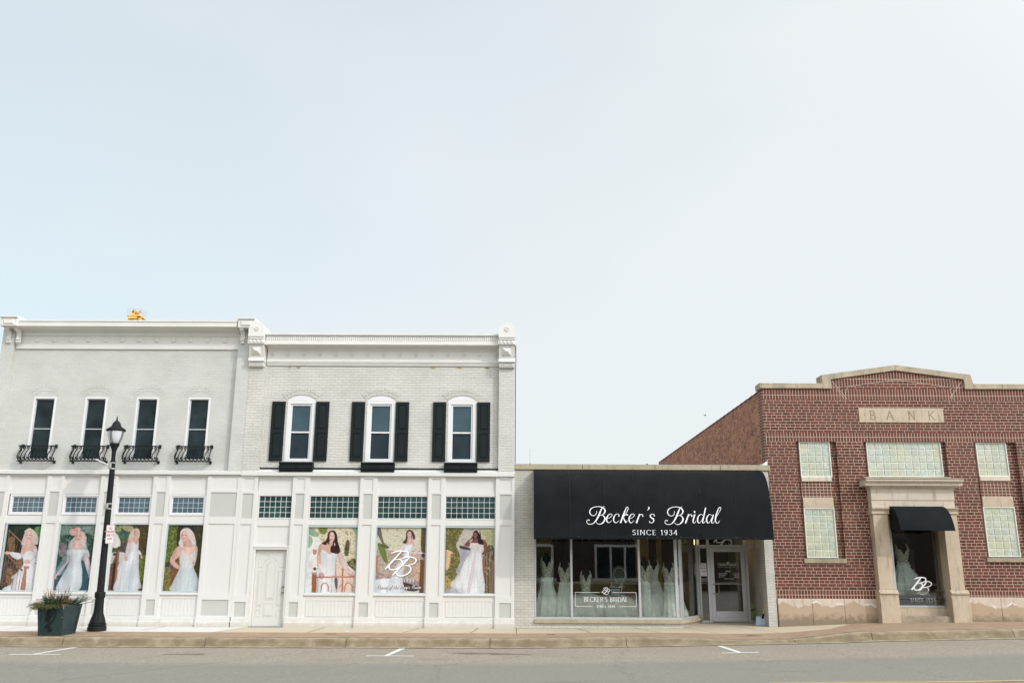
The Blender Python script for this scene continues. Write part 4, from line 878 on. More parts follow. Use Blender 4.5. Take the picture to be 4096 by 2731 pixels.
def pic2():
    p = Pic(104, 188, [(1295, 85), (2015, 92), (1855, 1468), (1118, 1463)], 2); p.bg([(40, 60, 56), (70, 100, 90), (34, 48, 46), (110, 140, 120)], 7)
    p.P([(1290, 90), (2015, 90), (1990, 330), (1800, 280), (1400, 300), (1280, 330)], [(70, 80, 80), (190, 200, 195), (60, 90, 70), (150, 170, 160)], cell=2.5)
    p.P([(1120, 1250), (1180, 1000), (1420, 1000), (1700, 900), (1900, 1050), (1870, 1470), (1110, 1470)], [(40, 74, 88), (62, 104, 118)], cell=12)
    p.P([(1250, 500), (1380, 480), (1400, 640), (1290, 760), (1230, 700)], [(90, 80, 84), (160, 140, 145)], cell=5)
    p.P([(1470, 420), (1400, 620), (1280, 880), (1170, 1060), (1150, 1130), (1300, 1130), (1450, 850), (1750, 850), (1900, 1100), (1910, 1020), (1850, 800), (1830, 560), (1780, 400)], (150, 182, 190), .75)
    p.P([(1420, 620), (1560, 600), (1770, 610), (1850, 640), (1860, 780), (1730, 760), (1700, 900), (1720, 1100), (1650, 1460), (1190, 1460), (1290, 1180), (1440, 900), (1460, 760), (1400, 720)], (220, 224, 228))
    p.P([(1410, 720), (1460, 800), (1440, 880), (1300, 1060), (1180, 1180), (1160, 1150), (1280, 1000), (1390, 850)], (208, 186, 192)); p.P([(1750, 700), (1830, 720), (1900, 1000), (1890, 1180), (1850, 1170), (1780, 950), (1740, 800)], (208, 190, 198))
    p.E(1165, 1205, 25, 30, SK2); p.E(1865, 1180, 25, 28, SK2)
    p.P([(1580, 330), (1480, 440), (1440, 580), (1540, 610), (1700, 600), (1800, 590), (1790, 480), (1810, 380), (1750, 260), (1640, 220)], BL, cell=3)
    p.P([(1560, 480), (1680, 480), (1720, 600), (1540, 610)], SK); p.face(1640, 340, 78, 108, (226, 176, 166), (180, 80, 100))
    p.E(1530, 250, 72, 75, (232, 186, 178), var=22); p.E(1600, 185, 60, 40, (236, 160, 150), var=20); p.E(1650, 185, 35, 40, (232, 190, 185), var=14)
    return p
def pic3():
    p = Pic(104, 188, [(220, 92), (943, 98), (808, 1478), (62, 1470)], 3); p.bg([(50, 60, 44), (96, 110, 70), (60, 62, 46), (150, 150, 110)], 4)
    p.P([(700, 100), (943, 98), (800, 1478), (700, 1478), (720, 700), (690, 400)], [(58, 48, 32), (120, 104, 66), (50, 44, 30), (96, 90, 50)], cell=3)
    p.P([(220, 100), (330, 100), (340, 250), (220, 250)], [(90, 110, 70), (190, 200, 130), (60, 70, 50)], cell=3); p.P([(330, 110), (560, 110), (600, 200), (480, 240)], [(150, 140, 110), (210, 195, 160)], cell=3)
    p.P([(190, 260), (280, 300), (330, 420), (320, 560), (170, 560)], (226, 220, 210)); p.P([(240, 250), (480, 230), (500, 380), (330, 400), (280, 300)], [(46, 74, 62), (90, 124, 100)], cell=4)
    p.P([(350, 470), (480, 470), (430, 700), (330, 680)], [(66, 58, 56), (110, 98, 92)], cell=3, smooth=False); p.P([(140, 690), (440, 690), (420, 860), (250, 900), (120, 900)], (206, 200, 200))
    p.P([(720, 850), (860, 750), (820, 1250), (740, 1220)], [(70, 84, 40), (150, 160, 70), (60, 72, 40)], cell=3)
    p.P([(210, 790), (260, 640), (320, 640), (250, 1180), (230, 1470), (60, 1475), (120, 1000)], [(92, 62, 48), (140, 100, 80), (70, 48, 38)], smooth=False, cell=4); p.E(212, 715, 28, 30, (62, 50, 48)); p.E(298, 578, 22, 24, (60, 50, 48)); p.Ln([(300, 640), (210, 1450)], 40, (150, 106, 84)); p.Ln([(150, 1475), (215, 900)], 45, (58, 42, 34))
    p.P([(530, 620), (690, 600), (720, 760), (715, 1000), (740, 1250), (775, 1410), (700, 1440), (690, 1475), (205, 1475), (260, 1200), (290, 930), (420, 800)], (222, 225, 230)); p.P([(560, 900), (620, 900), (560, 1470), (490, 1470)], (196, 210, 224), .7); p.P([(340, 900), (400, 860), (300, 1400), (240, 1400)], (226, 212, 214), .8)
    p.P([(480, 400), (560, 380), (700, 400), (710, 470), (640, 560), (520, 480)], SK2); p.P([(545, 460), (600, 450), (660, 520), (710, 460), (690, 640), (530, 640)], (226, 222, 224)); p.P([(480, 470), (530, 490), (520, 620), (470, 830), (430, 840), (430, 720)], (212, 190, 190)); p.E(460, 810, 30, 50, SK2)
    p.P([(680, 600), (770, 690), (760, 740), (700, 700)], (224, 216, 218)); p.E(770, 770, 25, 40, SK2)
    p.P([(600, 190), (540, 260), (500, 380), (560, 380), (680, 410), (730, 350), (730, 220), (680, 170)], BL, cell=3); p.P([(620, 350), (680, 350), (690, 420), (610, 400)], SK2); p.face(658, 270, 48, 78, (222, 176, 158), (180, 90, 90))
    return p
def pic4():
    p = Pic(104, 188, [(1335, 102), (2072, 107), (1957, 1488), (1215, 1480)], 4); p.bg([(48, 42, 32), (84, 86, 50), (40, 34, 30), (110, 100, 60)], 4)
    p.P([(1335, 110), (1530, 110), (1530, 500), (1450, 700), (1290, 900), (1290, 600)], [(58, 70, 36), (150, 170, 70), (60, 64, 44), (100, 120, 60)], cell=4); p.P([(1540, 110), (1640, 110), (1600, 250), (1540, 500), (1500, 500)], (58, 42, 38)); p.E(1830, 190, 50, 55, (50, 52, 54))
    p.P([(1360, 880), (1460, 870), (1460, 1150), (1380, 1300), (1330, 1100)], [(60, 54, 58), (130, 120, 128)], cell=4); p.P([(1240, 1050), (1360, 1000), (1400, 1300), (1330, 1480), (1220, 1480)], [(96, 84, 40), (160, 144, 84), (80, 74, 40)], cell=4)
    p.P([(1490, 800), (1560, 780), (1540, 1100), (1430, 1300), (1400, 1480), (1370, 1480), (1400, 1100)], [(100, 66, 44), (150, 104, 74)], cell=3)
    p.P([(1480, 600), (1560, 540), (1640, 560), (1620, 700), (1560, 780), (1470, 860), (1560, 960), (1550, 1030), (1440, 980), (1360, 860), (1420, 700)], SK2); p.P([(1600, 560), (1880, 540), (1940, 590), (1930, 760), (1880, 960), (1850, 950), (1860, 780), (1760, 820), (1600, 700)], SK)
    p.P([(1600, 640), (1640, 640), (1760, 770), (1880, 640), (1900, 700), (1890, 830), (1850, 900), (1880, 1050), (1960, 1250), (1970, 1488), (1390, 1484), (1430, 1300), (1560, 1020), (1560, 850)], (222, 222, 222)); p.P([(1480, 1484), (1600, 1050), (1880, 1060), (1960, 1484)], (200, 212, 218), .7); p.P([(1600, 770), (1880, 790), (1860, 850), (1580, 850)], [(214, 190, 180), (236, 228, 226)], .7, cell=2)
    p.P([(1640, 180), (1580, 250), (1570, 400), (1540, 500), (1620, 600), (1680, 480), (1800, 480), (1850, 560), (1910, 520), (1890, 380), (1840, 250), (1750, 170)], [(214, 196, 188), (236, 224, 220), (200, 180, 172)], cell=3); p.P([(1660, 420), (1780, 400), (1820, 560), (1680, 560)], SK2); p.face(1665, 335, 72, 105, (224, 180, 168), (190, 90, 95), tilt=-8); p.E(1785, 370, 32, 48, (224, 206, 196)); p.E(1645, 490, 18, 45, (206, 170, 160))
    return p
def pic5():
    p = Pic(132, 172, [(140, 85), (1158, 92), (1103, 1465), (70, 1457)], 5); p.bg([(170, 152, 118), (220, 208, 180), (238, 230, 210), (204, 194, 164), (140, 140, 108)], 4)
    p.P([(120, 450), (330, 300), (400, 600), (300, 900), (300, 1460), (60, 1460)], [(224, 216, 214), (236, 234, 234), (212, 206, 200)], cell=9); p.P([(140, 90), (240, 130), (330, 250), (290, 290), (140, 230)], (140, 166, 140)); p.P([(130, 260), (200, 330), (210, 400), (150, 510), (120, 500)], (150, 180, 140)); p.P([(1050, 100), (1158, 95), (1150, 250), (1080, 190)], (150, 180, 155)); p.P([(330, 100), (520, 95), (470, 240), (370, 200)], [(70, 80, 40), (150, 160, 80), (110, 110, 70)], cell=3)
    p.P([(920, 380), (990, 400), (960, 680), (880, 640)], [(64, 60, 44), (120, 110, 80)], cell=3); p.P([(950, 800), (1120, 760), (1120, 1000), (980, 900)], [(40, 40, 34), (110, 110, 70), (200, 190, 130)], cell=3); p.P([(220, 560), (300, 570), (280, 660), (230, 660)], (196, 140, 120))
    p.P([(660, 680), (780, 760), (1000, 1010), (1100, 1060), (1100, 1460), (640, 1460)], [(214, 188, 172), (236, 222, 212), (196, 160, 140)], cell=3); p.Ln([(700, 700), (700, 1130)], 22, (188, 130, 104)); p.Ln([(850, 950), (840, 1450)], 30, (176, 112, 78)); p.Ln([(760, 740), (1120, 1070)], 30, (232, 226, 224))
    p.P([(360, 450), (480, 450), (640, 470), (780, 540), (800, 640), (700, 680), (560, 680), (400, 600), (380, 760), (420, 900), (370, 960), (310, 850), (310, 680)], (214, 172, 158))
    p.P([(395, 590), (480, 590), (570, 660), (650, 620), (730, 650), (700, 800), (690, 1120), (670, 1460), (320, 1460), (300, 1010), (380, 900)], (226, 225, 228)); p.P([(330, 880), (420, 900), (440, 1020), (400, 1060)], (228, 216, 220)); p.E(400, 1110, 60, 70, (208, 160, 148)); p.P([(740, 660), (820, 640), (960, 930), (990, 1060), (920, 1040), (800, 860)], (220, 196, 194)); p.P([(960, 1060), (1100, 1110), (1100, 1160), (1010, 1140)], (214, 166, 152))
    p.P([(600, 155), (540, 200), (520, 300), (480, 380), (400, 430), (480, 460), (560, 440), (600, 420), (590, 600), (640, 630), (740, 650), (790, 600), (770, 480), (740, 380), (720, 240), (670, 160)], [(42, 24, 26), (66, 40, 38)], cell=4); p.P([(565, 380), (640, 380), (620, 480), (560, 470)], (212, 168, 152)); p.face(618, 285, 58, 105, (224, 182, 170), (170, 90, 95)); p.Ln([(540, 175), (640, 135), (710, 190)], 14, (220, 214, 210)); p.E(675, 450, 9, 40, (230, 225, 225)); p.E(520, 440, 9, 22, (230, 225, 225))
    p.Ln([(300, 1142), (1090, 1132)], 32, (182, 128, 112)); p.P([(205, 1060), (300, 1060), (290, 1465), (195, 1465)], (158, 100, 62), smooth=False); p.E(258, 965, 34, 34, (84, 70, 78)); p.P([(200, 1035), (305, 1035), (300, 1080), (200, 1080)], (180, 150, 140), smooth=False)
    for x in (320, 625, 730): p.Ln([(x, 1150), (x-8, 1460)], 12, (196, 150, 135))
    for cx in (480, 980): p.Ln([(cx-90, 1440), (cx-70, 1310), (cx, 1260), (cx+60, 1320), (cx+70, 1440)], 22, (190, 130, 92))
    p.P([(680, 1170), (740, 1180), (730, 1400), (690, 1320)], (90, 84, 96))
    return p
def pic6():
    p = Pic(132, 172, [(100, 100), (1130, 103), (1093, 1478), (50, 1472)], 6); p.bg([(150, 142, 110), (206, 200, 172), (230, 222, 196), (184, 184, 160), (216, 216, 208)], 3.5)
    p.P([(1030, 110), (1130, 110), (1110, 680), (1030, 640)], [(60, 50, 40), (110, 90, 66), (80, 84, 50)], cell=4); p.P([(80, 540), (560, 590), (1110, 660), (1100, 1300), (600, 1200), (80, 1040)], [(150, 130, 110), (222, 208, 194), (120, 104, 88), (236, 226, 218)], cell=2.6)
    for x in range(230, 1000, 52): p.Ln([(x, 600), (x-8, 1240)], 9, (200, 156, 134))
    p.Ln([(220, 545), (560, 590), (1110, 655)], 22, (232, 218, 216)); p.P([(60, 1040), (350, 1130), (1000, 1260), (990, 1400), (600, 1260), (60, 1200)], [(120, 96, 100), (200, 178, 178)], cell=4); p.P([(60, 1220), (300, 1180), (480, 1220), (600, 1470), (50, 1470)], (228, 228, 232)); p.P([(640, 1260), (980, 1350), (900, 1440), (640, 1400)], (76, 60, 60)); p.Ln([(95, 690), (80, 1040)], 40, (190, 112, 84))
    p.P([(100, 110), (170, 130), (230, 400), (350, 520), (260, 540), (130, 300), (100, 250)], (112, 104, 96)); p.P([(100, 440), (240, 500), (310, 780), (300, 860), (200, 740)], (104, 122, 60)); p.P([(100, 430), (340, 500), (230, 520)], (90, 100, 60))
    p.P([(1000, 780), (1100, 780), (1070, 1478), (985, 1478)], (112, 76, 52), smooth=False); p.Ln([(1085, 780), (1065, 1470)], 30, (160, 112, 92)); p.E(1068, 690, 38, 42, (64, 60, 70)); p.P([(880, 740), (1000, 760), (980, 1180), (880, 1160)], [(150, 110, 84), (226, 206, 190), (176, 120, 90)], cell=2.5)
    p.P([(640, 480), (720, 440), (860, 400), (880, 470), (780, 620), (690, 600)], (210, 172, 164)); p.P([(650, 470), (730, 480), (800, 450), (860, 480), (800, 640), (790, 760), (680, 900), (640, 1250), (660, 1440), (300, 1470), (380, 1180), (500, 900), (620, 760), (650, 640)], (218, 216, 224)); p.P([(860, 370), (900, 360), (960, 560), (950, 640), (870, 700), (850, 640), (900, 580), (870, 460)], (218, 186, 182)); p.E(850, 700, 30, 30, (200, 150, 138)); p.P([(640, 460), (650, 520), (570, 600), (540, 580)], (222, 206, 206))
    p.P([(770, 145), (710, 200), (700, 330), (630, 420), (720, 430), (790, 330), (880, 350), (900, 300), (850, 180)], [(62, 40, 44), (90, 60, 60)], cell=4); p.P([(740, 310), (800, 310), (850, 400), (730, 440)], (212, 172, 162)); p.face(775, 248, 46, 72, (222, 178, 166), (180, 96, 100)); p.E(833, 315, 10, 35, (230, 224, 222))
    return p
def pic7():
    p = Pic(132, 172, [(117, 105), (1148, 107), (1138, 1478), (95, 1475)], 7); p.bg([(150, 140, 130), (206, 198, 190), (180, 170, 158), (226, 220, 214)], 4)
    p.P([(117, 105), (480, 105), (400, 300), (340, 480), (420, 700), (400, 1000), (300, 1200), (230, 1400), (95, 1478)], [(70, 56, 34), (140, 134, 70), (60, 50, 36), (190, 180, 110), (96, 110, 50)], cell=3); p.P([(820, 110), (1148, 110), (1140, 560), (1010, 520), (900, 250)], [(150, 140, 90), (206, 196, 160), (130, 140, 90), (224, 214, 190)], cell=3.5); p.P([(430, 560), (650, 560), (560, 760), (420, 1060), (370, 1080), (340, 1000), (430, 800)], [(150, 146, 160), (182, 178, 188)], cell=8); p.P([(430, 480), (650, 540), (640, 575), (430, 540)], (70, 60, 64))
    p.P([(125, 600), (210, 590), (310, 660), (230, 660), (220, 800), (180, 960), (115, 980)], (218, 182, 140)); p.P([(110, 1120), (220, 1200), (230, 1380), (150, 1430), (95, 1400)], [(150, 120, 60), (212, 184, 110), (90, 76, 50)], cell=3); p.P([(95, 1420), (330, 1360), (450, 1470), (95, 1478)], (176, 172, 184))
    p.P([(950, 580), (1148, 560), (1140, 1478), (930, 1478)], [(40, 50, 40), (90, 110, 60), (60, 50, 44), (200, 190, 150)], cell=3)
    for x in (985, 1050): p.Ln([(x, 620), (x, 1478)], 16, (190, 150, 130))
    p.Ln([(1110, 790), (1100, 1478)], 60, (164, 116, 100)); p.Ln([(1075, 560), (1070, 780)], 34, (150, 104, 90)); p.Ln([(960, 940), (1090, 1000)], 22, (176, 130, 112)); p.Ln([(925, 700), (905, 1478)], 55, (146, 96, 80))
    D = (120, 76, 66); p.P([(870, 350), (950, 370), (1000, 500), (990, 620), (880, 700), (830, 810), (790, 800), (800, 720), (900, 620), (930, 560), (890, 440)], D); p.P([(680, 260), (690, 330), (620, 380), (650, 470), (580, 500), (520, 480), (540, 420), (640, 330)], D); p.P([(650, 400), (760, 330), (900, 370), (900, 450), (700, 430)], D)
    p.P([(650, 425), (780, 435), (900, 440), (905, 560), (880, 700), (900, 1000), (925, 1478), (440, 1470), (350, 1390), (240, 1350), (232, 1240), (330, 1180), (420, 1030), (520, 800), (660, 600), (640, 480)], (224, 224, 226)); p.P([(645, 430), (900, 445), (900, 560), (870, 640), (665, 600)], [(190, 180, 176), (232, 228, 228)], cell=2); p.P([(720, 700), (760, 700), (640, 1400), (580, 1400)], (222, 204, 206), .8); p.P([(840, 700), (880, 720), (900, 1470), (860, 1470)], [(206, 206, 212), (234, 234, 236)], cell=2.2)
    p.P([(740, 160), (700, 200), (690, 340), (720, 370), (790, 330), (800, 430), (910, 460), (900, 380), (865, 330), (855, 220), (800, 165)], (34, 28, 32)); p.Ln([(790, 160), (840, 230)], 16, (224, 190, 184)); p.P([(730, 330), (780, 330), (800, 420), (700, 410)], D); p.face(742, 258, 44, 68, (134, 86, 74), (150, 70, 74), (50, 34, 34))
    return p
gls = None
for k, fn in enumerate((pic1, pic2, pic3, pic4, pic5, pic6, pic7)):
    pc = fn(); o_ = pc.put(PRINTS[k])
    o_['label'] = ['printed photo of a woman in lace gown on a staircase', 'printed photo of a woman with flowers in her hair and a veil', 'printed photo of a woman in a full gown by wooden posts', 'printed photo of a woman in a white strapped gown, arms behind her', 'printed photo of a dark-haired woman leaning on a railing', 'printed photo of a woman by a railing behind large white initials', 'printed photo of a woman in strapless gown on a garden path'][k]
df, x0, x1, z0, z1 = PRINTS[5]
uvm = Pic(10, 10, [(100, 100), (1130, 103), (1093, 1478), (50, 1472)], 1)
def picmap(x, y, l):
    u, v = uvm.uv((x, y)); return (x0+(x1-x0)*u, -.016-l, z1-(z1-z0)*v)
for nm, mat, dx, dy, dl, bold in (('logo_shadow', 'black_ink', 7, 8, 0, 1.0), ('logo', 'white_ink', 0, 0, .006, 1.0)):
    mb = MB()
    for i, st in enumerate(BBL): ribbon(mb, [(x+dx, y+dy, w_*.8*bold) for x, y, w_ in st], picmap, dl+i*.0007)
    mb.build(nm, M[mat], df)
def pm(px, py):    # lettering units in zoomed-print pixels, y up
    return lambda a, b, l: picmap(px+a, py-b, l)
mb = MB(); write(mb, 'SINCE 1934', 275, 0, 66, pm(0, 1250), .16, .07, sp=.32, sx=1.12); mb.build('lettering', M['teal_ink'], df)
mb = MB(); write(mb, 'Home of the Magic Room', 100, 0, 78, pm(0, 1392), .2, .1, serif=False, sp=.08, sx=1.02, slant=.3); mb.build('lettering', M['black_ink'], df)
mb = MB(); write(mb, 'Home of the Magic Room', 95, 4, 78, pm(0, 1392), .09, .05, serif=False, sp=.08, sx=1.02, slant=.3, lift0=.004); mb.build('lettering', M['white_ink'], df)
# ================================================================ THE SHOP WITH THE BIG AWNING
SH = thing('bridal_shop', 'low white brick shop with big windows under a large black rounded awning', 'shop', (3.5, 0, 0))
mb = MB(); mb.box(.035, .58, 0, .35, -.1, 4.22); mb.box(.58, 6.79, 0.02, .35, 2.75, 4.22)
mb.box(6.79, 7.025, 0, .35, -.1, 4.22); mb.box(6.90, 7.025, .35, 4.5, -.1, 2.75)
mb.box(.05, .3, .35, 18, -.1, 4.15); mb.box(6.7, 6.95, 4.5, 18, -.1, 4.15); mb.box(.3, 6.7, 17.8, 18, -.1, 4.15)
mb.build('wall', M['white_brick'], SH)
mb = MB(); mb.box(.3, 6.9, .35, 17.8, 3.95, 4.0); mb.build('roof', M['roof'], SH)
mb = MB()
for x0, x1 in ((.035, 1.9), (1.906, 3.9), (3.906, 5.7), (5.706, 7.06)): mb.bev(x0, x1, -.05, .4, 4.225, 4.365, .012)
cp_ = mb.build('coping', M['sill_tan'], SH)
mb = MB(); mb.box(.035, 7.05, -.045, .38, 4.366, 4.378); mb.build('coping_flashing', M['galv'], cp_)
# base, sill, window frames (front run, then the slanted return to the door)
A0, A1, A2 = (.58, .02), (4.50, .02), (5.30, 1.55)
def slab(mb, pts, z0, z1, m=0):
    n = len(pts); z0 = z0 if callable(z0) else (lambda x, v=z0: v)
    mb.quads([(x, y, z0(x)) for x, y in pts]+[(x, y, z1) for x, y in pts], [tuple(range(n-1, -1, -1)), tuple(range(n, 2*n))]+[(i, (i+1) % n, n+(i+1) % n, n+i) for i in range(n)], m)
mb = MB(); slab(mb, [(.58, .0), (4.47, .0), (5.33, 1.62), (5.1, 1.7), (4.3, .3), (.58, .3)], -.1, .20); mb.build('window_base', M['white_brick'], SH)
mb = MB(); slab(mb, [(.582, -.06), (4.53, -.06), (5.40, 1.60), (5.1, 1.7), (4.3, .3), (.582, .3)], .20, .285); mb.build('window_base_sill', M['sill_tan'], SH)
fr = MB()
fr.box(.582, 4.50, .02, .09, .287, .35); fr.box(.582, 4.5, .02, .09, 2.62, 2.75)
for x0, x1 in ((.582, .625), (1.545, 1.605), (3.365, 3.425), (4.345, 4.43)): fr.bev(x0, x1, .008, .10, .35, 2.62, .006)
def along(p, q, t0, t1, w0, w1):
    dx, dy = q[0]-p[0], q[1]-p[1]; l = math.hypot(dx, dy); tx, ty = dx/l, dy/l; nx, ny = ty, -tx
    return [(p[0]+tx*t0+nx*w0, p[1]+ty*t0+ny*w0), (p[0]+tx*t1+nx*w0, p[1]+ty*t1+ny*w0), (p[0]+tx*t1+nx*w1, p[1]+ty*t1+ny*w1), (p[0]+tx*t0+nx*w1, p[1]+ty*t0+ny*w1)]
LL = math.hypot(A2[0]-A1[0], A2[1]-A1[1])
for t0, t1, z0, z1 in ((.0, LL, .287, .345), (.0, LL, 2.62, 2.75), (.0, .09, .345, 2.62), (LL-.16, LL-.10, .345, 2.62), (LL-.05, LL, .345, 2.62)):
    slab(fr, along(A1, A2, t0, t1, .03, -.04), z0, z1)
fr.build('window_frame', M['alu2'], SH)
def gpane(x0, x1, z0, z1, y, par=SH, nm='window_pane', mt='glass'):
    mb = MB(); mb.face([(x0, y, z0), (x1, y, z0), (x1, y, z1), (x0, y, z1)]); return mb.build(nm, M[mt], par)
g1 = gpane(.625, 1.545, .35, 2.62, .05); g2 = gpane(1.605, 3.365, .35, 2.62, .05); g3 = gpane(3.425, 4.345, .35, 2.62, .05)
mb = MB(); P = along(A1, A2, .09, LL-.16, 0, 0); mb.face([(P[0][0], P[0][1], .345), (P[1][0], P[1][1], .345), (P[1][0], P[1][1], 2.62), (P[0][0], P[0][1], 2.62)]); mb.build('window_pane', M['glass'], SH)
# recessed entrance
DY = 1.6
fr = MB()
for x0, x1, z0, z1 in ((5.33, 5.37, .13, 2.75), (5.56, 5.64, .13, 2.75), (6.655, 6.73, .13, 2.75), (6.95, 6.99, .13, 2.75)): fr.bev(x0, x1, DY-.02, DY+.08, z0, z1, .006)
for x0, x1 in ((5.37, 5.56), (6.73, 6.90)): fr.box(x0, x1, DY, DY+.07, .13, .19); fr.box(x0, x1, DY, DY+.07, 2.20, 2.27)
fr.box(5.64, 6.655, DY, DY+.07, 2.20, 2.27); fr.box(5.37, 6.9, DY, DY+.07, 2.66, 2.75)
fr.build('entrance_frame', M['alu2'], SH)
for a, b_, c0, d0 in ((5.37, 5.56, .19, 2.20), (5.37, 5.56, 2.27, 2.66), (5.64, 6.655, 2.27, 2.66), (6.73, 6.95, .19, 2.20), (6.73, 6.95, 2.27, 2.66)): gpane(a, b_, c0, d0, DY+.04, nm='entrance_pane')
mb = MB(); frame(mb, 5.645, 6.65, .16, 2.19, .115, DY, DY+.05); mb.box(5.76, 6.535, DY+.002, DY+.05, .275, .44); dr = mb.build('entrance_door', M['alu2'], SH)
dg_ = gpane(5.76, 6.535, .44, 2.075, DY+.03, dr, 'door_pane')
mb = MB(); mb.tube([(5.71, DY-.0, .92), (5.71, DY-.07, .92), (5.83, DY-.08, .92), (5.845, DY-.08, .94), (5.845, DY-.08, 1.16), (5.83, DY-.08, 1.18), (5.71, DY-.07, 1.18), (5.71, DY, 1.18)], .013, 8); mb.build('door_handle', M['brass'], dr)
mb = MB(); mb.tube([(5.70, DY+.01, 1.335), (5.70, DY-.012, 1.335)], .017, 10); mb.build('door_lock', M['brass'], dr)
mb = MB(); mb.box(5.76, 6.535, DY+.055, DY+.085, 1.175, 1.195); mb.build('push_bar', M['alu2'], dr)
dm = flat(DY+.02)
mb = MB(); write(mb, "BECKER'S BRIDAL", 6.165, 1.685, .048, dm, .13, .06, center=True, sp=.1)
write(mb, 'SINCE 1934', 6.165, 1.632, .022, dm, .16, .08, center=True, sp=.3)
write(mb, 'HOURS', 6.165, 1.515, .042, dm, .15, .07, center=True)
for t1, t2, z in (('MON & THURS', '10AM-7PM', 1.458), ('TUES & WED', '10AM-5PM', 1.41), ('FRI & SAT', '9AM-5PM', 1.362)):
    write(mb, t1, 5.885, z, .028, dm, .15, .08, serif=False); write(mb, t2, 6.465-text_width(t2)*.028, z, .028, dm, .15, .08, serif=False)
write(mb, 'SUNDAY CLOSED', 6.175, 1.312, .028, dm, .15, .08, serif=False, center=True)
for seg_ in ([(5.885, 1.645), (5.885, 1.765), (6.12, 1.765)], [(6.21, 1.765), (6.455, 1.765), (6.455, 1.645), (6.30, 1.645)], [(6.03, 1.645), (5.885, 1.645)]): 
    for p, q in zip(seg_, seg_[1:]): ribbon(mb, [(p[0], p[1], .004), (q[0], q[1], .004)], dm, .001, sub=1)
logo(mb, 6.165, 1.77, .085, dm, 1.1); mb.build('opening_hours', M['white_ink'], dr)
mb = MB(); logo(mb, 6.10, 2.46, .62, flat(DY+.03), .8); mb.build('window_logo', M['white_ink'], SH)
for z0, z1, x0, x1 in ((1.615, 1.755, 5.385, 5.545), (1.40, 1.60, 5.38, 5.55)):
    mb = MB(); mb.box(x0, x1, DY+.026, DY+.03, z0, z1); nt_ = mb.build('paper_notice', M['sign'], SH)
    mb = MB(); f = flat(DY+.024)
    if z0 > 1.5:
        for k in range(4): ribbon(mb, [(x0+.015, z1-.03-k*.025, .006), (x1-.015-.02*(k % 2), z1-.03-k*.025, .006)], f, sub=1)
    else:
        cx_, cz_ = (x0+x1)/2, 1.525
        ribbon(mb, [(cx_+.05*math.cos(a), cz_+.034*math.sin(a), .006) for a in [2*math.pi*k/14 for k in range(15)]], f, sub=1)
        for k in (-1, 0, 1): ribbon(mb, [(cx_-.028, cz_+k*.013, .005), (cx_+.028, cz_+k*.013, .005)], f, .001, sub=1)
        for s_ in (-1, 1): ribbon(mb, [(cx_+s_*.048, cz_+.02, .005), (cx_+s_*.066, cz_+.02, .005), (cx_+s_*.066, cz_-.02, .005), (cx_+s_*.048, cz_-.02, .005)], f, .0015, sub=1)
        ribbon(mb, [(cx_-.06, 1.435, .006), (cx_+.06, 1.435, .006)], f, sub=1)
    mb.build('notice_print', M['black_ink'], nt_)
# lettering on the middle pane
f = flat(.045); mb = MB()
write(mb, "BECKER'S BRIDAL", 2.487, .742, .118, f, .115, .045, center=True, sp=.085, sx=1.02)
write(mb, 'SINCE 1934', 2.482, .592, .060, f, .16, .08, center=True, sp=.30)
for p, q in (((1.675, .615), (1.675, .98)), ((1.675, .98), (2.32, .98)), ((2.66, .98), (3.30, .98)), ((3.30, .98), (3.30, .622)), ((3.30, .622), (2.84, .622)), ((2.13, .62), (1.675, .62))): ribbon(mb, [(p[0], p[1], .009), (q[0], q[1], .009)], f, .001, sub=1)
logo(mb, 2.49, 1.015, .225, f, 1.0); mb.build('window_lettering', M['white_ink'], SH)
# interior room
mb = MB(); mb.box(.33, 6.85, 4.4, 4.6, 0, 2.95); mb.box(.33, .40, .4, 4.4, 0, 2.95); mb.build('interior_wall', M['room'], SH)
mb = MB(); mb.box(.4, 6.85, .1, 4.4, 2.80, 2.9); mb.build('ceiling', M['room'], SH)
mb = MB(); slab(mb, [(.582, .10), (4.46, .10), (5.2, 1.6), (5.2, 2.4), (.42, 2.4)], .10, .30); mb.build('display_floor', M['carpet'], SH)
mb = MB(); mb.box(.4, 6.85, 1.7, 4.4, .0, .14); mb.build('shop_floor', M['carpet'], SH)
mb = MB(); mb.box(.42, 1.15, 2.41, 2.5, .3, 2.8); mb.box(3.62, 4.02, 2.41, 2.5, .3, 2.8); mb.box(1.15, 5.2, 2.41, 2.46, .3, 1.22); mb.box(4.25, 4.4, 2.4, 2.5, .3, 2.8); mb.build('ochre_partition', M['ochre'], SH)
mb = MB()
for x0, x1 in ((1.3, 1.75), (2.0, 2.3), (3.3, 3.6)):
    n = 12; mb.quads([(x0+(x1-x0)*i/n, 2.38+.03*math.sin(i*1.9), z) for z in (1.2, 2.8) for i in range(n+1)], [(i, i+1, n+2+i, n+1+i) for i in range(n)])
mb.build('curtain', M['dark_cloth'], SH)
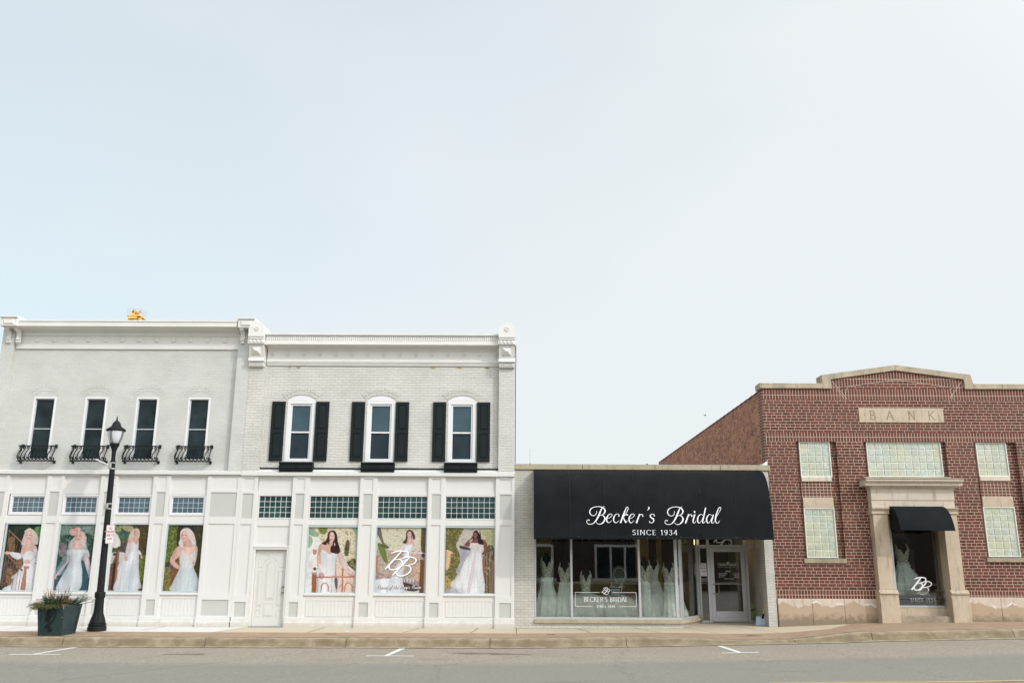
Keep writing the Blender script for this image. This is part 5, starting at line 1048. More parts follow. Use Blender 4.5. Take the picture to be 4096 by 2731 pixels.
# the big awning
AP = [(0, 4.205), (.10, 4.20), (.27, 4.165), (.42, 4.10), (.56, 4.00), (.68, 3.86), (.77, 3.70), (.84, 3.52), (.89, 3.30), (.93, 3.0), (.96, 2.70), (.985, 2.36)]
AS = catmull([(d, z) for d, z in AP], 4)
def awn_d(z, P=AS):
    for (a, p), (b, q) in zip(P, P[1:]):
        if q <= z <= p: return a+(b-a)*(p-z)/(p-q) if p > q else b
    return P[-1][0]
def awning(parent, x0, x1, prof, y0, nx, name='awning', seams=6, cap=True, th=.012):
    mb = MB(); xs = [x0+(x1-x0)*i/nx for i in range(nx+1)]; n = len(prof); rr = random.Random(7)
    for x in xs:
        ph = (x-x0)/(x1-x0)*seams; sag = .010*(1-abs(math.cos(math.pi*ph))**.6) if seams else 0
        for k, (d, z) in enumerate(prof):
            t = k/(n-1); w2 = math.sin(math.pi*min(t*1.15, 1))
            mb.v.append((x, y0-d+sag*w2+.004*w2*math.sin(x*7+z*9), z-sag*.4*w2))
    for i in range(nx):
        for j in range(n-1): mb.f.append((i*n+j, i*n+j+1, (i+1)*n+j+1, (i+1)*n+j)); mb.m.append(0)
    if cap:
        for x, s_ in ((x0, 1), (x1, -1)):
            P = [(x, y0-d, z) for d, z in prof]+[(x, y0, prof[-1][1])]
            mb.face(P if s_ < 0 else P[::-1])
    # turned hem
    mb.box(x0, x1, y0-prof[-1][0]-.004, y0-prof[-1][0]+.012, prof[-1][1]-.02, prof[-1][1]+.001)
    o = mb.build(name, M['canvas'], parent, smooth=False)
    for p in o.data.polygons: p.use_smooth = len(p.vertices) == 4 and abs(p.normal.x) < .5
    return o
aw = awning(SH, .565, 6.785, AS, -.0, 96)
mb = MB()
for x in (.6, 2.6, 4.7, 6.75):
    mb.tube([(x, -d+.03, z-.02) for d, z in AP], .012, 6); mb.tube([(x, -.96, 2.39), (x, -.0, 2.39)], .012, 6)
mb.tube([(.6, -.955, 2.39), (6.75, -.955, 2.39)], .012, 6); mb.build('awning_frame', M['steel'], aw)
for x in (1.50, 2.42, 3.20, 4.02, 4.95, 5.86):
    mb = MB(); mb.tube([(x, -d-.003, z+.002) for d, z in AS], .0035, 4); mb.build('canvas_seam', M['canvas_seam'], aw)
mb = MB(); rr = random.Random(31)
for k in range(80):
    if k < 62: x, z = rr.choice((rr.uniform(.7, 6.7), rr.gauss(3.9, .5), rr.gauss(6.0, .35))), 2.37+abs(rr.gauss(0, .03))
    else: x, z = rr.uniform(.8, 2.8), rr.uniform(3.5, 4.15)
    s_ = rr.uniform(.002, .005)
    if .6 < x < 6.75: mb.face([(x+s_*math.cos(a), -awn_d(z+s_*math.sin(a)*.8)-.006, z+s_*math.sin(a)*.8) for a in [2*math.pi*j/6 for j in range(6)]])
mb.build('dust_specks', plain('pale_dust', (.35, .34, .30), .9), aw)['kind'] = 'stuff'
# script lettering painted on the canvas
SCR = []
def scr(st, dx=0): SCR.append([(x+dx, y, w_*.84) for x, y, w_ in st])
for dx in (0, 1124):
    scr([(208, 438, 18), (185, 430, 9), (166, 455, 8), (180, 485, 9), (215, 495, 10), (260, 482, 12), (300, 440, 20), (340, 370, 26), (370, 300, 22), (395, 250, 12), (427, 224, 5)], dx)
    scr([(315, 293, 6), (305, 340, 9), (268, 368, 9), (228, 350, 13), (213, 310, 17), (235, 262, 14), (290, 235, 10), (350, 230, 11), (408, 246, 16), (436, 290, 23), (420, 332, 16), (390, 355, 8), (355, 362, 5)], dx)
    scr([(355, 362, 5), (400, 362, 12), (430, 402, 22), (415, 452, 23), (372, 490, 12), (328, 490, 8), (303, 462, 6)], dx)
for dx in (0, 322): scr([(452, 412, 5), (500, 395, 8), (534, 360, 9), (518, 338, 8), (482, 355, 14), (456, 405, 20), (458, 450, 18), (486, 471, 10), (528, 436, 5)], dx)
scr([(630, 378, 16), (634, 350, 10), (605, 338, 7), (572, 365, 15), (554, 415, 20), (562, 456, 16), (592, 471, 9), (632, 436, 5)])
scr([(652, 474, 24), (703, 340, 22), (742, 250, 12), (762, 234, 9), (770, 262, 10), (738, 325, 8), (686, 392, 5)]); scr([(688, 400, 5), (722, 358, 10), (752, 348, 17), (762, 362, 14)]); scr([(696, 398, 10), (712, 430, 20), (728, 468, 14), (752, 436, 5)])
for dx in (0, 706): scr([(880, 475, 24), (934, 338, 18)], dx); scr([(904, 415, 5), (930, 365, 8), (958, 342, 10), (978, 360, 13), (974, 380, 15)], dx)
scr([(1066, 232, 22), (1072, 252, 18), (1047, 286, 4)]); scr([(1146, 372, 17), (1138, 346, 10), (1108, 340, 9), (1083, 362, 16), (1096, 392, 20), (1126, 412, 22), (1130, 446, 14), (1104, 471, 9), (1074, 462, 12), (1072, 444, 15)])
scr([(1730, 340, 18), (1698, 430, 20), (1700, 465, 12), (1716, 471, 8), (1742, 436, 5)]); scr([(1690, 362, 4), (1728, 340, 8)]); scr([(1726, 289, 20), (1728, 305, 24), (1728, 316, 16)])
scr([(1850, 358, 6), (1812, 340, 8), (1774, 378, 17), (1762, 440, 20), (1784, 471, 10), (1822, 430, 6), (1852, 372, 6)]); scr([(1892, 238, 18), (1850, 390, 20), (1832, 450, 19), (1846, 471, 9), (1880, 436, 5)])
scr([(1976, 356, 6), (1940, 340, 8), (1902, 382, 18), (1893, 440, 20), (1914, 471, 10), (1950, 430, 6), (1978, 376, 6)]); scr([(1998, 342, 16), (1966, 430, 20), (1964, 462, 12), (1982, 471, 8), (2010, 436, 5)])
scr([(2022, 400, 5), (2072, 320, 7), (2108, 260, 8), (2104, 232, 9), (2078, 250, 13), (2042, 330, 19), (2020, 410, 20), (2024, 456, 14), (2048, 471, 9), (2084, 434, 5)])
def awn_map(x, z, l): return (x, -awn_d(z)-.012-l, z)
sx_ = (5.46-1.92)/(2112-163); sz_ = (3.185-2.715)/(497-224)
for half in (0, 1):
  mb = MB()
  for i, st in enumerate(SCR):
    if (st[0][0] > 1240) == bool(half): ribbon(mb, [(x, y, w_) for x, y, w_ in st], lambda x, y, l: awn_map(1.92+(x-163)*sx_, 2.715+(497-y)*sz_, l), (i % 4)*.0006)
  mb.build('script_lettering', M['white_ink'], aw)
mb = MB(); write(mb, 'SINCE 1934', 3.692, 2.453, .125, awn_map, .115, .045, center=True, sp=.17, sx=1.38); mb.build('lettering', M['white_ink'], aw)

# ================================================================ BANK
BK = thing('bank_building', 'red brick bank with gabled stone coping and a limestone doorway at the right end', 'building', (11, 0, 0))
XR = 17.5
up_ = [(7.95, 8.77)]
bayh = [(7.84, 8.97, 1.88, 5.04), (12.78, 13.90, 1.93, 5.04)]
mb = MB()
H1 = [(7.84, 8.97, 1.88, 5.04, .10, 0), (12.78, 13.95, 1.93, 5.04, .10, 0), (9.72, 12.0, 4.07, 5.04, .10, 0), (10.12, 11.70, .84, 3.2, .3, None)]
mb.grid(7.02, XR, .84, 6.53, 0, H1, 0, mf=lambda x, z: 1 if (6.22 < z or 5.04 < z < 5.30 or z < 1.06) else 0)
# split rows so that the soldier courses have their own brick
mb = MB()
for z0, z1, mi in ((.84, 1.06, 1), (1.06, 5.04, 0), (5.04, 5.295, 1), (5.295, 6.22, 0), (6.22, 6.53, 1)):
    mb.grid(7.02, XR, z0, z1, 0, H1 if mi == 0 and z0 < 2 else [(10.12, 11.70, .84, 1.06, .3, None)] if z0 < .9 else [], mi)
mb.prism([(8.93, 6.531), (12.72, 6.531), (12.72, 6.80), (10.81, 7.05), (8.93, 6.79)], 0, .32, 0)
mb.box(7.021, 10.12, .34, .5, -.1, 6.53, 0); mb.box(11.7, XR, .34, .5, -.1, 6.53, 0); mb.box(10.12, 11.7, .34, .5, 3.2, 6.53, 0); mb.face([(7.02, 0, -.1), (7.02, .36, -.1), (7.02, .36, 6.53), (7.02, 0, 6.53)][::-1], 0)
mb.build('wall', [M['red_brick'], M['soldier']], BK)
# raking soldier course under the gable, proud by a few millimetres
mb = MB()
mb.prism([(9.02, 6.54), (10.81, 6.80), (10.81, 7.04), (8.97, 6.785)], -.006, .01); mb.prism([(10.812, 6.80), (12.66, 6.54), (12.68, 6.79), (10.812, 7.04)], -.006, .01)
mb.build('raking_course', M['soldier'], BK)
mj = MB()
for p, q in (((9.0, 6.75), (9.38, 6.24)), ((9.10, 6.54), (9.30, 6.25)), ((9.38, 6.55), (9.33, 6.22)), ((12.64, 6.75), (12.26, 6.26)), ((12.30, 6.55), (12.36, 6.24)), ((9.33, 6.585), (10.81, 6.80)), ((10.81, 6.80), (12.32, 6.585))):
    ribbon(mj, [(p[0], p[1], .010), (q[0], q[1], .010)], flat(-.007), sub=1)
mj.build('mortar_lines', plain('cream_mortar', MO, .9), BK)
# side wall of common brick, running back
mb = MB(); mb.box(6.975, 7.3, .001, .34, 4.0, 6.46, 0); mb.build('front_return', M['red_brick'], BK)
mb = MB(); mb.box(6.99, 7.3, .341, 18.2, 0, 6.48, 0); mb.box(7.3, XR, 18.0, 18.2, 0, 6.4, 0); mb.build('side_wall', M['common'], BK)
mb = MB(); mb.box(7.3, XR, .5, 18, 6.05, 6.1); mb.build('roof', M['roof'], BK)
mb = MB()
k = 0; y = .45
while y < 18.2:
    r = .07; ring = [(6.955+.2+(-.2+0)*1, 0)]
    for j in range(6):
        a0, a1 = math.pi*j/6, math.pi*(j+1)/6
        z0_, z1_ = 6.485, 6.485
        mb.quads([(7.12-.18*math.cos(a0), y, 6.48+.075*math.sin(a0)), (7.12-.18*math.cos(a1), y, 6.48+.075*math.sin(a1)), (7.12-.15*math.cos(a1), y+.56, 6.48+.055*math.sin(a1)), (7.12-.15*math.cos(a0), y+.56, 6.48+.055*math.sin(a0))], [(0, 1, 2, 3)])
    mb.quads([(7.12-.18*math.cos(math.pi*j/6), y, 6.48+.075*math.sin(math.pi*j/6)) for j in range(7)], [tuple(range(7))])
    y += .56
mb.build('tile_coping', M['clay'], BK)
mb = MB(); mb.box(6.955, 7.02, .02, .7, 4.36, 4.45); mb.prism([(6.86, 4.38), (7.02, 4.38), (7.02, 4.50), (6.975, 4.47)], -.012, .05); mb.build('flashing', M['grout'], BK)
# stone coping
mb = MB()
yc0, yc1 = -.06, .42
def cap(pts): mb.prism(pts, yc0, yc1)
for x0, x1 in ((6.93, 7.98), (7.985, 8.70)): mb.bev(x0, x1, yc0, yc1, 6.53, 6.68, .01)
cap([(8.705, 6.53), (8.955, 6.53), (8.955, 6.785), (8.80, 6.93), (8.70, 6.92), (8.70, 6.681)])
for x0, x1 in ((8.96, 9.88), (9.885, 10.42), (10.425, 10.80)):
    t = lambda x: 6.93+(x-8.80)*.142; cap([(x0, t(x0)-.155), (x1, t(x1)-.155), (x1, t(x1)), (x0, t(x0))])
cap([(8.805, 6.925), (8.956, 6.79), (8.956, 6.952)])
for x0, x1 in ((10.805, 11.2), (11.205, 11.98), (11.985, 12.70)):
    t = lambda x: 7.213-(x-10.80)*.130; cap([(x0, t(x0)-.155), (x1, t(x1)-.155), (x1, t(x1)), (x0, t(x0))])
cap([(12.705, 6.53), (12.95, 6.53), (12.95, 6.681), (12.90, 6.94), (12.705, 6.965)])
for x0, x1 in ((12.955, 13.75), (13.755, 15.1), (15.105, 16.6), (16.605, XR)): mb.bev(x0, x1, yc0, yc1, 6.53, 6.68, .01)
mb.build('stone_coping', M['stone_cap'], BK)
# name stone
mb = MB(); mb.bev(9.665, 12.03, -.022, .02, 5.575, 5.985, .008); ns = mb.build('name_stone', M['stone'], BK)
f = flat(-.021)
for ch, x in (('B', 9.96), ('A', 10.43), ('N', 11.03), ('K', 11.59)): mb = MB(); write(mb, ch, x, 5.655, .245, f, .10, .06, sx=1.05); mb.build('carved_letter', M['carved'], ns)
for x in (9.82, 11.88):
    mb = MB(); ribbon(mb, [(x-.014, 5.775, .026), (x+.014, 5.775, .026)], f, sub=1); mb.build('carved_dot', M['carved'], ns)
# glass block windows
def bank_window(x0, x1, z0, z1, nx, nz):
    mb = MB(); frame(mb, x0-.03, x1+.03, z0-.01, z1+.005, .03, .035, .098); wf = mb.build('glass_block_window', M['grout_b'], BK)
    block_window(wf, x0, x1, z0+.01, z1-.01, nx, nz, .075, M['block_light'], M['grout_b'], gap=.008, bul=.014)
bank_window(7.97, 8.77, 4.07, 5.035, 4, 5); bank_window(12.88, 13.67, 4.11, 5.035, 4, 5); bank_window(9.84, 11.85, 4.085, 5.035, 10, 5)
bank_window(7.97, 8.75, 1.905, 3.22, 4, 7); bank_window(12.87, 13.68, 1.955, 3.27, 4, 7)
for x0, x1, zs in ((7.94, 8.77, (3.94, 4.065, 3.51, 3.225, 1.76, 1.88)), (12.85, 13.69, (3.98, 4.105, 3.56, 3.275, 1.81, 1.93))):
    mb = MB(); mb.bev(x0, x1, .02, .098, zs[0], zs[1], .008); mb.build('window_sill', M['stone_light'], BK)
    mb = MB(); mb.bev(x0-.0, x1, .03, .098, zs[3], zs[2], .006); mb.build('stone_lintel', M['stone'], BK)
    mb = MB(); mb.box(x0-.005, x1+.005, .06, .098, zs[2]+.002, zs[0]-.002); mb.build('header_panel', M['header'], BK)
    mb = MB(); mb.bev(x0-.115, x1+(.2 if x0 < 9 else .5), -.055, .098, zs[4], zs[5], .01); mb.build('lower_sill', M['stone_dirty'], BK)
# damp stone base
for x0, x1 in ((7.05, 7.955), (7.96, 8.81), (8.815, 9.69), (12.0, 12.97), (12.975, 14.2), (14.205, 15.6), (15.605, XR)):
    mb = MB(); mb.bev(x0, x1, -.035, .3, -.1, .845 if x0 < 10 else .90, .008); mb.build('stone_base', M['stone_base'], BK)
# limestone doorway
for x0, x1 in ((9.70, 10.12), (11.585, 11.98)):
    mb = MB()
    mb.bev(x0-.03, x1+.05, -.30, .3, -.1, .87, .01); mb.exx([(.3, .87), (-.295, .87), (-.295, .98), (-.33, .985), (-.33, 1.02), (-.28, 1.05), (-.265, 1.09), (.3, 1.09)], x0-.035, x1+.045)
    mb.bev(x0, x1-.02, -.25, .3, 1.09, 3.05, .006)
    mb.exx([(.3, 3.05), (-.27, 3.05), (-.285, 3.07), (-.27, 3.09), (-.27, 3.14), (-.30, 3.16), (-.30, 3.185), (-.33, 3.195), (-.33, 3.23), (.3, 3.23)], x0-.03, x1+.02)
    mb.build('doorway_pier', M['stone'], BK)
mb = MB(); mb.box(9.70, 11.94, -.245, .3, 3.23, 3.425); mb.box(9.695, 11.945, -.262, .3, 3.425, 3.73); mb.exx([(.3, 3.73), (-.28, 3.73), (-.32, 3.76), (-.36, 3.765), (-.36, 3.80), (.3, 3.80)], 9.66, 11.99)
mb.build('entablature', M['stone_light'], BK)
mb = MB(); mb.exx([(.1, 3.80), (-.44, 3.80), (-.44, 3.86), (-.46, 3.875), (-.49, 3.90), (-.53, 3.915), (-.53, 3.955), (.1, 3.985)], 9.50, 12.12); mb.build('door_cornice', M['stone_light'], BK)
mb = MB(); mb.bev(9.48, 12.14, -.545, .1, 3.956, 3.995, .01); mb.bev(9.60, 12.0, -.10, .12, 3.99, 4.07, .01); mb.build('weathered_cap', M['stone_dirty'], BK)
mb = MB(); mb.box(10.12, 11.585, .10, .5, 2.70, 3.23); mb.box(10.1, 10.255, .12, .4, .2, 3.2); mb.box(11.66, 11.75, .05, .5, .2, 3.2); mb.box(10.12, 11.7, .08, .4, .0, .62); mb.build('doorway_reveal', M['stone'], BK)
mb = MB(); mb.bev(10.19, 11.56, -.20, .1, .0, .42, .015); mb.build('door_step', M['stone_dirty'], BK)
mb = MB(); frame(mb, 10.255, 11.66, .625, 2.95, .055, .12, .18); wf = mb.build('display_window', M['alu2'], BK)
mb = MB(); mb.face([(10.31, .15, .68), (11.605, .15, .68), (11.605, .15, 2.9), (10.31, .15, 2.9)]); mb.build('window_pane', M['glass'], wf)
f = flat(.145); mb = MB(); logo(mb, 10.985, 1.19, .55, f, 1.05); write(mb, 'SINCE 1934', 10.985, .775, .085, f, .2, .10, center=True, sp=.28); mb.build('window_lettering', M['white_ink'], wf)
mb = MB(); mb.box(10.1, 11.9, 2.2, 2.3, .2, 3.2); mb.box(10.0, 10.1, .5, 2.3, .2, 3.2); mb.box(11.9, 12, .5, 2.3, .2, 3.2); mb.box(10.1, 11.9, .4, 2.3, 3.1, 3.2); mb.build('interior_wall', M['room'], BK)
mb = MB(); mb.box(10.1, 11.9, .4, 2.3, .2, .66); mb.build('display_floor', M['carpet'], BK)
mb = MB(); mb.box(10.3, 11.62, .25, .32, .66, .93); mb.build('display_skirt', plain('teal_velvet', (.03, .10, .13), .8, var=.4, scale=8), BK)
BP = catmull([(0, 3.27), (.10, 3.255), (.28, 3.20), (.44, 3.08), (.55, 2.92), (.62, 2.76), (.66, 2.615)], 4)
aw2 = awning(BK, 10.16, 11.585, BP, -.19, 24, seams=2)
# white and dark pipework of the hollow side: fascia over the block under the canvas
mb = MB(); mb.box(10.15, 11.6, -.2, .1, 3.05, 3.229); mb.build('awning_backboard', M['black'], BK)
# ================================================================ things standing in the shop windows
def dress(x, y, z0, h, rw, rh, label, style='a', sx=1.0, lean=0, mat=('lace', 'tulle'), waist=.60, bust=.86, train=0, form=True, veil=False, name='wedding_dress'):
    t = thing(name, label, 'dress', (x, y, z0), 'wedding dresses on show in the shop windows'); rr = random.Random(int(x*977))
    zw, zb = h*waist, h*bust; ph = rr.uniform(0, 6); nf = rr.choice((9, 11, 13))
    if style == 'a': prof = [(rh, 0), (rh*.98, .03), (rh*.90, zw*.2), (rh*.74, zw*.45), (rh*.52, zw*.7), (rw*1.35, zw*.9), (rw, zw)]
    elif style == 'ball': prof = [(rh*.96, 0), (rh, .06), (rh*.98, zw*.3), (rh*.86, zw*.58), (rh*.6, zw*.84), (rw*1.3, zw*.97), (rw, zw)]
    else: prof = [(rh, 0), (rh*.82, .06), (rw*1.5, zw*.28), (rw*1.12, zw*.5), (rw*1.22, zw*.76), (rw, zw)]
    P = catmull(prof, 4)
    mb = MB(); mb.lathe(P, 0, 0, 72, fn=lambda g, u: 1+(.11*(1-u))*math.sin(nf*g+ph+u*1.5)+.04*(1-u)*math.sin(23*g+ph)+.35*train*(1-u)**3*max(0, math.cos(g-.3)), sx=sx, sy=.85)
    mb.build('skirt', M[mat[1]], t, local=True, smooth=True)
    if style != 'ball':      # lace appliqué scattered over skirt and hem
        mb = MB()
        for k in range(90):
            u = rr.random()**(1.3 if k % 3 else .25); g = rr.uniform(math.pi*1.05, math.pi*1.95); i = min(int((1-u if k % 3 else u*.12)*(len(P)-1)), len(P)-2); r_, z_ = P[i]
            q = r_*(1+(.075*(1-i/len(P)))*math.sin(nf*g+ph+i/len(P)*1.5))+.006; c0 = (q*math.cos(g)*sx, q*math.sin(g)*.85, z_+rr.uniform(0, .05)); s_ = rr.uniform(.012, .03)
            mb.face([(c0[0]+s_*math.cos(a)*(1+.4*math.sin(3*a)), c0[1]-.004, max(.005, c0[2]+s_*math.sin(a)*(1+.4*math.cos(4*a)))) for a in [2*math.pi*j/9 for j in range(9)]])
        mb.build('lace_applique', M['tulle'], t, local=True)
    mb = MB(); n = 28                                   # bodice with a V neckline
    rows = [(0, rw), (.3, rw*1.05), (.65, rw*1.3), (.88, rw*1.42), (1, rw*1.36)]
    for u, r_ in rows:
        for k in range(n):
            g = 2*math.pi*k/n; front = max(0, -math.sin(g)); dip = .42*max(0, 1-abs(math.cos(g))*2.4)*(math.sin(g) < 0)+.18*(math.sin(g) > 0)
            mb.v.append((r_*math.cos(g), r_*.72*math.sin(g)-.02*front*u, zw+(zb-zw)*u*(1-dip*u)))
    for i in range(len(rows)-1):
        for k in range(n): mb.f.append((i*n+k, i*n+(k+1) % n, (i+1)*n+(k+1) % n, (i+1)*n+k)); mb.m.append(0)
    for s_ in (-1, 1):
        a = (s_*rw*1.15, -rw*.7, zb-.01); b_ = (s_*rw*.95, -rw*.1, zb+h*.085)
        mb.quads([(a[0]-.03, a[1], a[2]-.03), (a[0]+.03, a[1], a[2]-.02), (b_[0]+.012, b_[1], b_[2]), (b_[0]-.012, b_[1], b_[2])], [(0, 1, 2, 3)])
        mb.quads([(b_[0]-.012, b_[1], b_[2]), (b_[0]+.012, b_[1], b_[2]), (b_[0]+.02, b_[1]+.12, zb), (b_[0]-.02, b_[1]+.12, zb)], [(0, 1, 2, 3)])
    mb.build('bodice', M[mat[0]], t, local=True, smooth=True)
    if form:
        mb = MB(); mb.lathe([(rw*.9, zw), (rw*1.2, zw+(zb-zw)*.7), (rw*1.22, zb-.02), (rw*1.0, zb+h*.06), (rw*.42, zb+h*.095), (rw*.36, zb+h*.14), (.01, zb+h*.145)], 0, 0, 20, sy=.66); mb.build('dress_form', M['black'], t, local=True, smooth=True)
    if veil:
        mb = MB(); mb.lathe([(rw*1.0, h*1.10), (rw*1.5, h*1.04), (rw*1.9, h*.9), (rw*2.3, h*.7), (rw*2.7, h*.45)], 0, .06, 40, fn=lambda g, u: 1+.06*math.sin(13*g)*u, caps=False)
        mb.f = [f_ for f_ in mb.f if sum(mb.v[i][1] for i in f_)/len(f_) > -.02]; mb.m = mb.m[:len(mb.f)]
        mb.build('veil', M['veil'], t, local=True, smooth=True)
        mb = MB()
        for k in range(26):
            a = rr.uniform(0, 6.28); mb.lathe([(0.0, 0), (.022, .01), (.018, .03), (0, .035)], .10*math.cos(a)*rr.uniform(.6, 1), .08*math.sin(a)-.02, 6); 
            for q in range(24): v_ = mb.v[-24+q]; mb.v[-24+q] = (v_[0], v_[1], v_[2]+h*1.02+rr.choice((0, .02)))
        mb.build('flower_crown', plain('dusty_pink_flowers', (.28, .13, .09), .8, var=.4, scale=20), t, local=True)
    return t
dress(.93, .62, .30, 1.72, .13, .42, 'beaded plunge-neck gown with full pale tulle skirt, first from the left in the shop window', 'a', waist=.62)
dress(1.42, .50, .30, 1.47, .125, .37, 'round-necked gown covered in large lace flowers, behind the first mullion of the shop window', 'a', waist=.62, bust=.9)
dress(2.02, .85, .30, 1.30, .12, .60, 'sparkling deep V ball gown with huge tulle skirt behind the gold-framed lettering pane', 'ball', mat=('lace', 'tulle_dark'), waist=.50, sx=1.2)
dress(2.86, .80, .30, .98, .13, .55, 'low champagne ball gown spread wide beside the framed script sign', 'ball', mat=('lace', 'tulle_dark'), waist=.62, form=False, sx=1.25)
dress(3.60, .45, .30, 1.60, .125, .21, 'slim champagne lace gown with a slit hem, right of the lettered pane', 'm', mat=('lace', 'tulle'))
dress(3.93, 1.05, .30, 1.62, .12, .46, 'thin-strapped plain tulle gown hanging in front of the ochre wall', 'a', mat=('tulle', 'tulle'), waist=.62)
dress(4.28, .62, .30, 1.55, .125, .26, 'fitted lace gown with ruffled off-shoulder top next to the corner post', 'm')
dress(4.50, 1.05, .30, 1.45, .115, .34, 'lace-edged gown with a train behind the slanted corner glass', 'a', train=.2)
dress(10.86, .90, .66, 1.86, .145, .68, 'pale ball gown with long veil and flower crown in the bank window', 'a', waist=.60, bust=.8, veil=True)
# hanger hooks / veil stand as in the window: a beaded hoop veil
vs = thing('veil_stand', 'arched wire stand draped with sheer veil, upper right of the lettered pane', 'display stand', (2.98, 1.0, .30))
mb = MB(); P = [(.17*math.cos(a)*(1 if math.sin(a) > -.2 else .8), 0, 1.10+.22*math.sin(a)) for a in [math.pi*(-.35+1.7*k/20) for k in range(21)]]; mb.tube(P, .012, 6); mb.tube([(0, 0, 0), (0, 0, .9)], .012, 6); mb.build('wire_hoop', M['steel'], vs, local=True)
mb = MB(); mb.lathe([(.16, .25), (.14, .6), (.15, .95), (.19, 1.15), (.16, 1.32), (.05, 1.38)], 0, .05, 36, fn=lambda g, u: 1+.09*math.sin(9*g), caps=False); mb.f = [f_ for f_ in mb.f if sum(mb.v[i][1] for i in f_)/4 > .05]; mb.m = [0]*len(mb.f); mb.build('veil', M['veil'], vs, local=True, smooth=True)
fs = thing('framed_sign', 'small framed card with red script propped between the low gowns', 'sign', (2.78, .36, .87))
mb = MB(); frame(mb, -.14, .15, 0, .22, .018, -.02, .0); mb.build('sign_frame', M['black'], fs, local=True)
mb = MB(); mb.box(-.125, .135, -.006, -.001, .015, .205); mb.build('card', plain('pale_green_card', (.30, .36, .33), .6), fs, local=True)
mb = MB(); ff = flat(-.008)
for i, ch in enumerate('ees'):
    if ch == 's': ribbon(mb, [(.10, .135, .014), (.085, .14, .008), (.075, .125, .014), (.09, .105, .014), (.07, .09, .01)], ff, .0005*i)
    else: ribbon(mb, [(-.02+i*.045, .11, .006), (.01+i*.045, .13, .010), (-.005+i*.045, .14, .010), (-.02+i*.045, .115, .016), (-.005+i*.045, .088, .012), (.018+i*.045, .10, .006)], ff, .0005*i)
mb.build('red_script', M['red_ink'], fs, local=True)
tb = thing('display_stand', 'dark wooden display stool behind the right end of the lettered pane', 'stool', (3.22, 1.25, .30))
mb = MB(); mb.lathe([(.20, .42), (.21, .44), (.21, .47), (.19, .48)], 0, 0, 24); mb.build('seat', M['wood'], tb, local=True)
for k in range(4):
    mb = MB(); a = math.pi*(.25+.5*k); mb.tube([(.11*math.cos(a), .11*math.sin(a), .42), (.18*math.cos(a), .18*math.sin(a), 0)], .018, 8); mb.build('leg', M['wood'], tb, local=True)
pl = thing('pendant_lamp', 'lit amber crystal lamp hanging inside above the shop door', 'lamp', (6.02, 2.3, 2.80))
mb = MB(); mb.tube([(0, 0, 0), (0, 0, -.16)], .008, 6); mb.build('cord', M['black'], pl, local=True)
mb = MB(); mb.lathe([(.02, -.15), (.085, -.19), (.095, -.27), (.06, -.34), (.0, -.36)], 0, 0, 10); mb.build('shade', M['lit'], pl, local=True)
ld = bpy.data.lights.new('lamp_light', 'POINT'); ld.energy = 4; ld.color = (1, .65, .3); ld.shadow_soft_size = .1; lo = bpy.data.objects.new('lamp_light', ld); COL.objects.link(lo); lo.parent = pl; lo.location = (0, -.12, -.42)
bg_ = thing('salt_bag', 'upright lime green bag with dark print behind the pane right of the shop door', 'bag', (6.84, 1.78, .14))
mb = MB(); mb.lathe([(.13, 0), (.15, .05), (.155, .25), (.15, .40), (.12, .47), (.13, .5)], 0, 0, 24, sy=.45, fn=lambda g, u: 1+.05*math.sin(5*g+u*5)); mb.build('sack', M['bag'], bg_, local=True, smooth=True)
mb = MB(); ff = lambda a, b, l: (a, -.078-l, b)
ribbon(mb, [(-.08, .30, .02), (-.03, .36, .03), (.0, .31, .02), (.04, .38, .03), (.09, .35, .02)], ff); ribbon(mb, [(.04+.035*math.cos(a), .17+.035*math.sin(a), .012) for a in [2*math.pi*k/12 for k in range(13)]], ff, .001, sub=1); ribbon(mb, [(-.08, .1, .02), (.0, .08, .02)], ff); mb.build('printed_mark', M['black_ink'], bg_, local=True)
sh = thing('snow_shovel', 'pale blue snow shovel with yellow handle leaning in the shop doorway', 'shovel', (6.72, .42, .11))
mb = MB(); n = 10; V = []
for j in range(6):
    for i in range(n+1):
        u = i/n*2-1; t = j/5; V.append((u*.17, .07*(1-u*u)*.4+t*.10-.03, .02+t*.24))
mb.quads(V, [(j*(n+1)+i, j*(n+1)+i+1, (j+1)*(n+1)+i+1, (j+1)*(n+1)+i) for j in range(5) for i in range(n)]); mb.build('blade', M['shovel'], sh, local=True, smooth=True).modifiers.new('thick', 'SOLIDIFY').thickness = .008
mb = MB(); mb.tube([(.0, .06, .2), (.025, .09, .32)], .026, 8); mb.build('socket', M['black'], sh, local=True)
mb = MB(); mb.tube([(.022, .09, .31), (.075, .13, .60)], .018, 8); mb.build('handle', M['handle'], sh, local=True)
mb = MB(); mb.tube([(.075, .13, .60), (.11, .16, .80)], .012, 8); mb.build('shaft', M['shovel'], sh, local=True)
for o_ in (sh,): o_.rotation_euler = (0, 0, -.5)

# ================================================================ street furniture
LX, LY = -10.43, -1.25; LZ = walk_z(LX, LY)-.002
lp = thing('street_lamp', 'black fluted street lamp post with frosted acorn lantern in front of the left white building', 'street lamp', (LX, LY, LZ))
def flute(g, u): return 1+.035*math.cos(12*g)
mb = MB(); mb.lathe([(.225, .0), (.225, .10), (.215, .115), (.20, .12), (.215, .15), (.215, .175), (.19, .19), (.195, .215), (.185, .235)], 0, 0, 32); mb.lathe(catmull([(.182, .236), (.155, .32), (.122, .42), (.108, .55), (.104, .80)], 4), 0, 0, 48, fn=flute); mb.lathe([(.112, .80), (.127, .815), (.127, .93), (.115, .945), (.095, .955)], 0, 0, 32)
mb.build('base', M['black'], lp, local=True)
mb = MB(); mb.lathe([(.085, .955), (.072, 3.0), (.064, 4.22)], 0, 0, 48, fn=flute); mb.build('pole', M['black'], lp, local=True)
